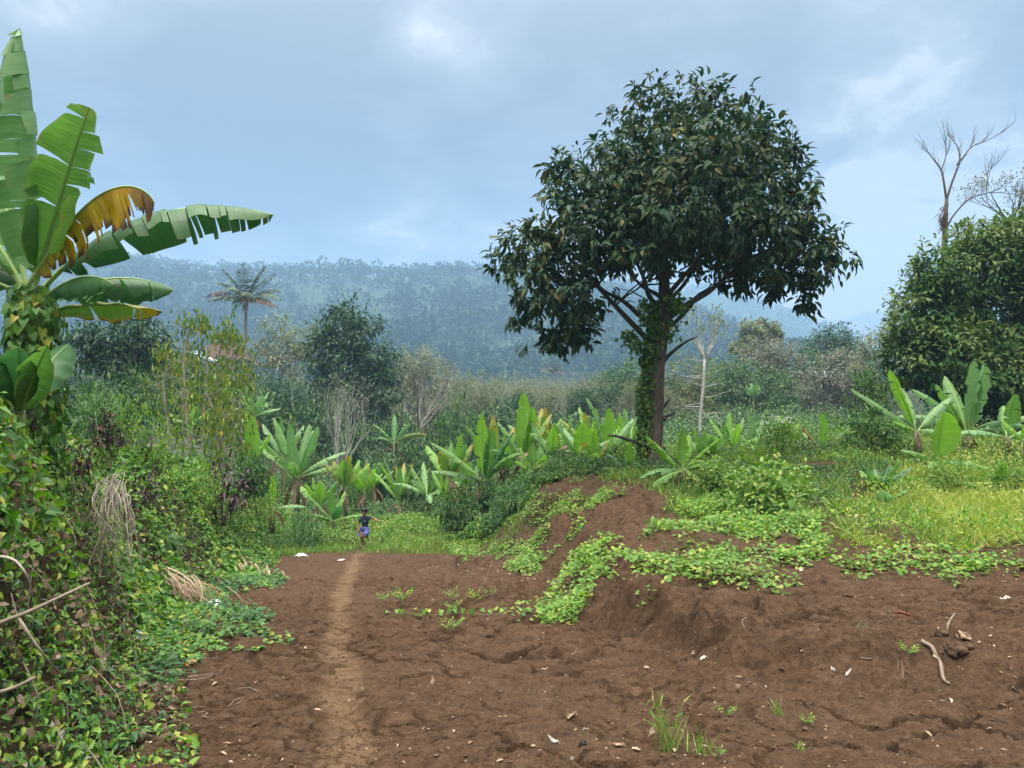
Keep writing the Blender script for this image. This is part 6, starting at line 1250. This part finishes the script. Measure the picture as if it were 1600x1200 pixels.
def pale_row():
    g = np.random.default_rng(4)
    t = thing('trailing_vine', gpt(680, 966), 'thin trailing vine with a row of pale yellow-green leaves across the soil', 'vine'); o0 = np.array(t.location); pts = np.array([gpt(x, y, .012) for x, y in ((600, 964), (640, 967), (680, 966), (720, 963), (760, 965), (800, 968))]) - o0
    p = curve(pts, 30); mb = MB(); tube(mb, p, .004, 4); mb.build('stem', MT['stem_green'], t); mb = MB(); i = np.array([1, 3, 4, 7, 9, 10, 13, 15, 16, 18, 20, 22, 24, 27]); n = len(i)
    P = p[i] + [0, 0, .06]; leaves(mb, P, norm(rdir(g, n) * .6 + [0, -.5, -.5]), rdir(g, n) * .3 + [0, -.6, .7], g.uniform(.06, .10, n), .06, 'heart'); mb.build('foliage', MT['vine_fresh'], t)
pale_row()
def tuft(px, py, h, n, label, seed, spread=.12, mat='grass', w=.008):
    g = np.random.default_rng(950 + seed); b = gpt(px, py, -.01); t = thing('grass_tuft', b, label, 'grass tuft'); mb = MB(); P = g.normal(size=(n, 3)) * [spread, spread, 0] * .4; D = norm(rdir(g, n) * [.45, .45, .1] + [0, 0, .9]); leaves(mb, P, D, rdir(g, n) * [1, 1, .2], h * g.uniform(.4, 1.05, n), w * g.uniform(.6, 1.3, n), 'blade'); o = mb.build('blades', MT[mat], t)
    if h > .25:
        ms = MB()
        for k in range(7): a = g.uniform(0, 6.28); e = np.array([cos(a) * .12, sin(a) * .12, h * g.uniform(.8, 1.2)]); tube(ms, curve([(0, 0, 0), e * [.4, .4, .6], e], 6), [.003, .003, .0025, .002, .002, .0015], 4); leaves(ms, np.repeat([e], 5, 0) - np.linspace(0, .5, 5)[:, None] * e, rdir(g, 5) + [0, 0, .6], rdir(g, 5), .07, .012, 'blade')
        ms.build('stalks', MT['grass'], t)
tuft(1046, 1172, .31, 34, 'upright green grass tuft in the foreground soil', 1); tuft(1096, 1180, .20, 26, 'smaller grass tuft right of the tall foreground one', 2, .1); tuft(1216, 1130, .13, 16, 'short bluish grass sprout on the foreground soil', 3, .05); tuft(1345, 996, .10, 22, 'pale grey-green flattened weed on the bare soil', 4, .25, 'tree_greyg'); tuft(1255, 1180, .07, 14, 'tiny grass sprout at the bottom of the view', 5, .05)
# ------------------------------------------------------------------ sticks, roots and dead leaves
def stick(name, label, pts, r0, r1, mat='twig', cat='stick', group=None, sub=(), wob=.12, n=14):
    pts = np.array(pts); b = pts[0].copy(); t = thing(name, b, label, cat, group); p = curve(pts - b, n); mb = MB(); tube(mb, p, np.linspace(r0, r1, n), 7, 0, True, wob, len(label)); mb.build('shaft', MT[mat], t, True)
    for q, a, c in sub:
        mb = MB(); tube(mb, curve(np.array(q) - b, 6), np.linspace(a, c, 6), 5); mb.build('side_twig', MT[mat], t, True)
stick('fallen_branch', 'long pale bare branch poking out of the vine bank at the left', [PT(-90, 1005, 3.75), PT(30, 962, 3.85), PT(85, 937, 4.0), PT(140, 911, 4.2)], .014, .006, sub=[([PT(28, 964, 3.85), PT(62, 1015, 3.8), PT(92, 1052, 3.9)], .008, .004)])
stick('fallen_branch', 'shorter grey branch low in the vine bank at the left edge', [PT(-40, 1092, 3.5), PT(20, 1075, 3.6), PT(55, 1058, 3.75)], .010, .006)
stick('dry_vine', 'arched dry vine looping out at the left edge', [PT(-20, 868, 4.0), PT(20, 874, 4.0), PT(42, 900, 4.0), PT(50, 930, 4.1)], .008, .004, 'root_dry', 'vine')
rt = [gpt(1440, 1012, .03), gpt(1456, 1024, .035), gpt(1461, 1040, .03), gpt(1470, 1052, .03), gpt(1474, 1060, .025), gpt(1484, 1066, .02)]
stick('loose_root', 'thick crooked brown root lying on the soil at the right', rt, .018, .012, 'twig', 'root', wob=.22, n=20)
stick('twig', 'pale stub of wood sticking up beside the crooked root', [gpt(1480, 998, 0), gpt(1482, 994, .08), gpt(1492, 984, .12)], .012, .009)
stick('twig', 'curved pale twig lying beside the creeping vines at the left', [gpt(272, 1068, .012), gpt(310, 1066, .015), gpt(335, 1060, .015), gpt(350, 1052, .012)], .006, .003)
stick('twig', 'pair of crossed straws on the soil left of the footpath', [gpt(358, 1110, .012), gpt(366, 1104, .02), gpt(376, 1100, .01)], .004, .003, sub=[([gpt(362, 1108, .012), gpt(374, 1106, .014), gpt(381, 1098, .01)], .003, .002)])
stick('twig', 'thin straw lying flat left of the footpath', [gpt(372, 1088, .01), gpt(388, 1087, .012), gpt(404, 1090, .01)], .004, .003)
stick('twig', 'straight pale straw on the soil in the right foreground', [gpt(1345, 1030, .012), gpt(1358, 1029, .014), gpt(1372, 1026, .012)], .005, .003)
stick('twig', 'two leaning straws below the weed sprout with the dry stalk', [gpt(1402, 1054, .0), gpt(1404, 1052, .05), gpt(1402, 1048, .09)], .004, .002, sub=[([gpt(1410, 1060, .0), gpt(1411, 1056, .05), gpt(1409, 1050, .08)], .004, .002)])
stick('twig', 'brown stub of wood at the bottom of the view', [gpt(884, 1186, .015), gpt(888, 1190, .02), gpt(894, 1196, .015)], .014, .012)
stick('twig', 'short straw at the far right edge of the soil', [gpt(1582, 1076, .01), gpt(1595, 1074, .012), gpt(1612, 1073, .01)], .006, .004)
stick('twig', 'bent straw standing before the cut bank', [gpt(1164, 988, .0), gpt(1160, 984, .06), gpt(1166, 980, .07)], .004, .003)
stick('twig', 'pale forked twig below the end of the cut bank', [gpt(886, 1030, .01), gpt(900, 1028, .015), gpt(908, 1026, .01)], .005, .003, sub=[([gpt(895, 1029, .01), gpt(900, 1024, .02), gpt(904, 1022, .02)], .004, .003)])
def root_tangle():
    g = np.random.default_rng(31); Y = 7.6; b = PT(190, 745, Y); t = thing('dry_root_tangle', b, 'hanging tangle of pale dry roots on the face of the vine bank', 'roots')
    for k in range(46):
        a = PT(g.uniform(165, 205), g.uniform(735, 775), Y) + [0, g.uniform(-.25, .0), 0]; e = PT(205 + g.normal() * 22, g.uniform(800, 885), Y) + [0, g.uniform(-.45, -.1), 0]; m = (a + e) / 2 + rdir(g, 1)[0] * .12 + [.06, -.12, .04]
        mb = MB(); r = g.uniform(.003, .007); tube(mb, curve([a - b, m - b, e - b, e - b + rdir(g, 1)[0] * .08], 10), np.linspace(r, r * .4, 10), 4); mb.build('root', MT['root_dry'], t)
root_tangle()
def leaf_heap(px, py, label, n, L, w, mat, seed, sx=.4, name='dry_leaf_heap'):
    g = np.random.default_rng(seed); b = gpt(px, py); t = thing(name, b, label, 'dead leaves'); mb = MB(); P = g.normal(size=(n, 3)) * [sx, sx * .6, .0] + np.array([0, 0, .04]) + np.abs(g.normal(size=(n, 1))) * [0, 0, .12]; D = norm(rdir(g, n) * [.6, .5, .15] + [.7, -.45, -.55]); leaves(mb, P + [0, 0, .12], D, rdir(g, n) * .5 + [0, -.3, 1], g.uniform(.5, 1.1, n) * L, w * g.uniform(.5, 1.3, n), 'strip'); mb.build('strips', MT[mat], t)
leaf_heap(272, 940, 'heap of grey dried palm strips at the foot of the vine bank', 120, .45, .02, 'litter', 3, .22)
leaf_heap(390, 905, 'few pale dry leaf strips at the weedy edge left of the path', 14, .2, .03, 'litter', 4, .3)
# ------------------------------------------------------------------ scraps and rubbish
def scrap(px, py, w, d, h, label, mat, seed, name='plastic_bag', cat='plastic bag', rz=0, fold=.5, dz=0):
    """crumpled sheet with a shell's thickness, lying on the ground"""
    g = np.random.default_rng(1200 + seed); b = gpt(px, py, dz); t = thing(name, b, label, cat, rz=rz); n = 15; u, v = np.meshgrid(np.linspace(-1, 1, n), np.linspace(-1, 1, n)); rad = np.maximum(np.abs(u), np.abs(v)); ang = np.arctan2(v, u); k = 1 + .25 * vnoise(np.cos(ang) * 2 + seed, np.sin(ang) * 2, seed)
    rr = np.sqrt(u * u * (1 - v * v / 2) + v * v * (1 - u * u / 2)) ; X = u * np.sqrt(1 - v * v / 2) * k * w / 2; Yy = v * np.sqrt(1 - u * u / 2) * k * d / 2
    leaf = name == 'dead_leaf'
    if leaf: Yy = Yy * (1.05 - .95 * u * u)
    Z = h * ((1 - rr ** 2) * .7 + fold * .5 * np.abs(fbm(u * 2.2 + seed, v * 2.2, 4, seed, .6)) * 1.6) * (1 - .8 * rr ** 6) + .008
    if leaf: Z = h * .6 * (v * v * .9 + .5 * u * u) + h * .35 * np.abs(fbm(u * 2 + seed, v * 2, 3, seed)) + .006
    gz = HG(b[0] + X.ravel(), b[1] + Yy.ravel()).reshape(X.shape) - b[2]; Z = Z + gz * .8
    V = np.stack([X, Yy, Z], -1).reshape(-1, 3); V2 = V - [0, 0, .006]; i = np.arange(n - 1)[:, None]; j = np.arange(n - 1)[None]; F = np.stack([i * n + j, i * n + j + 1, (i + 1) * n + j + 1, (i + 1) * n + j], -1).reshape(-1, 4); m = n * n
    rim = np.concatenate([np.arange(n), np.arange(1, n) * n + n - 1, (n - 1) * n + np.arange(n - 2, -1, -1), np.arange(n - 2, 0, -1) * n]); r2 = np.roll(rim, -1); R_ = np.stack([rim, rim + m, r2 + m, r2], -1)
    mb = MB(); mb.addm(np.concatenate([V, V2]), [np.concatenate([F, F[:, ::-1] + m, R_])]); mb.build('sheet', MT[mat], t, True)
    return t
scrap(228, 1010, .26, .16, .07, 'larger crumpled white plastic bag lying on the creeping vines', 'plastic', 1, rz=-.4, dz=.09)
scrap(257, 998, .20, .12, .07, 'clear plastic bag just behind the larger white one', 'plastic', 2, rz=.3, dz=.09)
scrap(332, 946, .26, .2, .10, 'white crumpled bag beside a pale green scrap near the leaf heap', 'plastic', 3, dz=.06)
scrap(349, 940, .18, .16, .14, 'pale green crumpled scrap right of the white bag', 'vine_fresh', 4, 'plastic_scrap', 'scrap')
scrap(471, 870, .28, .18, .06, 'small white bag in the grass at the far end of the field', 'plastic', 5)
scrap(408, 868, .18, .16, .14, 'crumpled blue plastic scrap in the grass left of the path', 'plastic_blue', 6, 'plastic_scrap', 'scrap')
scrap(533, 877, .2, .12, .04, 'flat white scrap at the edge of the path under the grass', 'paper', 7, 'paper_scrap', 'scrap')
scrap(300, 1042, .11, .08, .04, 'orange fruit peel among the creeping vine leaves', 'orange', 8, 'fruit_peel', 'peel', fold=.2)
scrap(352, 980, .14, .08, .03, 'curled tan dead leaf at the edge of the creeping vines', 'litter', 9, 'dead_leaf', 'dead leaf')
scrap(203, 1158, .10, .07, .03, 'rust-red curled leaf near the bottom left corner', 'rust_leaf', 10, 'dead_leaf', 'dead leaf', rz=.5)
scrap(218, 1170, .16, .08, .035, 'dull brown curled leaf in front of the rust-red one', 'dead_leaf', 11, 'dead_leaf', 'dead leaf', rz=.2)
scrap(88, 1148, .11, .07, .03, 'whitish flat scrap under weeds at the bottom left', 'paper', 12, 'paper_scrap', 'scrap', rz=-.5)
scrap(140, 1190, .10, .06, .03, 'white scrap at the very bottom left of the view', 'paper', 13, 'paper_scrap', 'scrap')
scrap(166, 1180, .11, .035, .02, 'narrow pale leaf pointing right at the bottom left', 'paper', 14, 'dead_leaf', 'dead leaf', rz=.5)
scrap(1570, 938, .11, .06, .02, 'white scrap with a thin wire at the right edge of the soil', 'paper', 15, 'paper_scrap', 'scrap')
scrap(1508, 1003, .13, .09, .04, 'pinkish curled dry leaf beside the wood stub', 'litter', 16, 'dead_leaf', 'dead leaf', rz=.6)
scrap(1100, 1040, .075, .05, .02, 'white flake at the foot of the cut bank', 'paper', 17, 'paper_scrap', 'scrap')
scrap(1153, 1083, .05, .03, .07, 'pale upright dry leaf alone in the right foreground', 'litter', 18, 'dead_leaf', 'dead leaf')
scrap(866, 1160, .085, .035, .02, 'white narrow leaf at the bottom centre of the soil', 'paper', 19, 'dead_leaf', 'dead leaf', rz=-.6)
scrap(893, 1124, .09, .05, .03, 'greyish curled leaf with a lacy edge at the bottom centre', 'litter', 20, 'dead_leaf', 'dead leaf', rz=-.3)
scrap(917, 1138, .07, .05, .03, 'pale curled leaf right of the lacy one', 'paper', 21, 'dead_leaf', 'dead leaf')
scrap(910, 1164, .06, .05, .03, 'black shrivelled fruit on the soil at the bottom centre', 'eye', 22, 'shrivelled_fruit', 'fruit')
scrap(967, 1178, .09, .04, .02, 'brownish flat leaf left of the upright grass tuft', 'litter', 23, 'dead_leaf', 'dead leaf', rz=-.2)
scrap(1018, 1146, .06, .05, .04, 'pale curled leaf just left of the upright grass tuft', 'litter', 24, 'dead_leaf', 'dead leaf', rz=.8)
scrap(1302, 1054, .05, .035, .02, 'small white curl of leaf in the right foreground', 'paper', 25, 'dead_leaf', 'dead leaf', rz=.5)
scrap(1326, 1061, .06, .03, .02, 'white leaf fragment right of the small white curl', 'paper', 26, 'dead_leaf', 'dead leaf')
scrap(1252, 902, .09, .05, .025, 'white leaf at the upper edge of the bare terrace soil', 'paper', 27, 'dead_leaf', 'dead leaf', rz=.7)
scrap(1425, 862, .3, .2, .08, 'pale dry leaf litter clump below the yellow grass', 'litter', 28, 'dead_leaf', 'dead leaf')
scrap(1412, 958, .18, .10, .03, 'tan slab of dry leaf pressed into the terrace soil', 'rust_leaf', 29, 'dead_leaf', 'dead leaf', fold=.1)
scrap(878, 945, .09, .06, .04, 'white curled leaf below the creeper on the bank', 'paper', 30, 'dead_leaf', 'dead leaf')
def clod(px, py, r, label, seed):
    b = gpt(px, py, r * .1); t = thing('soil_clod', b, label, 'clod'); mb = MB(); ball(mb, (0, 0, 0), (r, r * .9, r * .7), 0, 22, 15, -1, .55); mb.build('lump', MT['clod'], t, True)
clod(1492, 1026, .085, 'large rounded earth clod right of the crooked root', 1); clod(1510, 1016, .05, 'smaller clod resting behind the large earth clod', 2); clod(1470, 1000, .05, 'crumbly clod between the wood stub and the root', 3); clod(1340, 1100, .035, 'low clod in the middle of the right foreground', 4); clod(780, 1082, .03, 'small clod at the edge of a soil crack', 5)
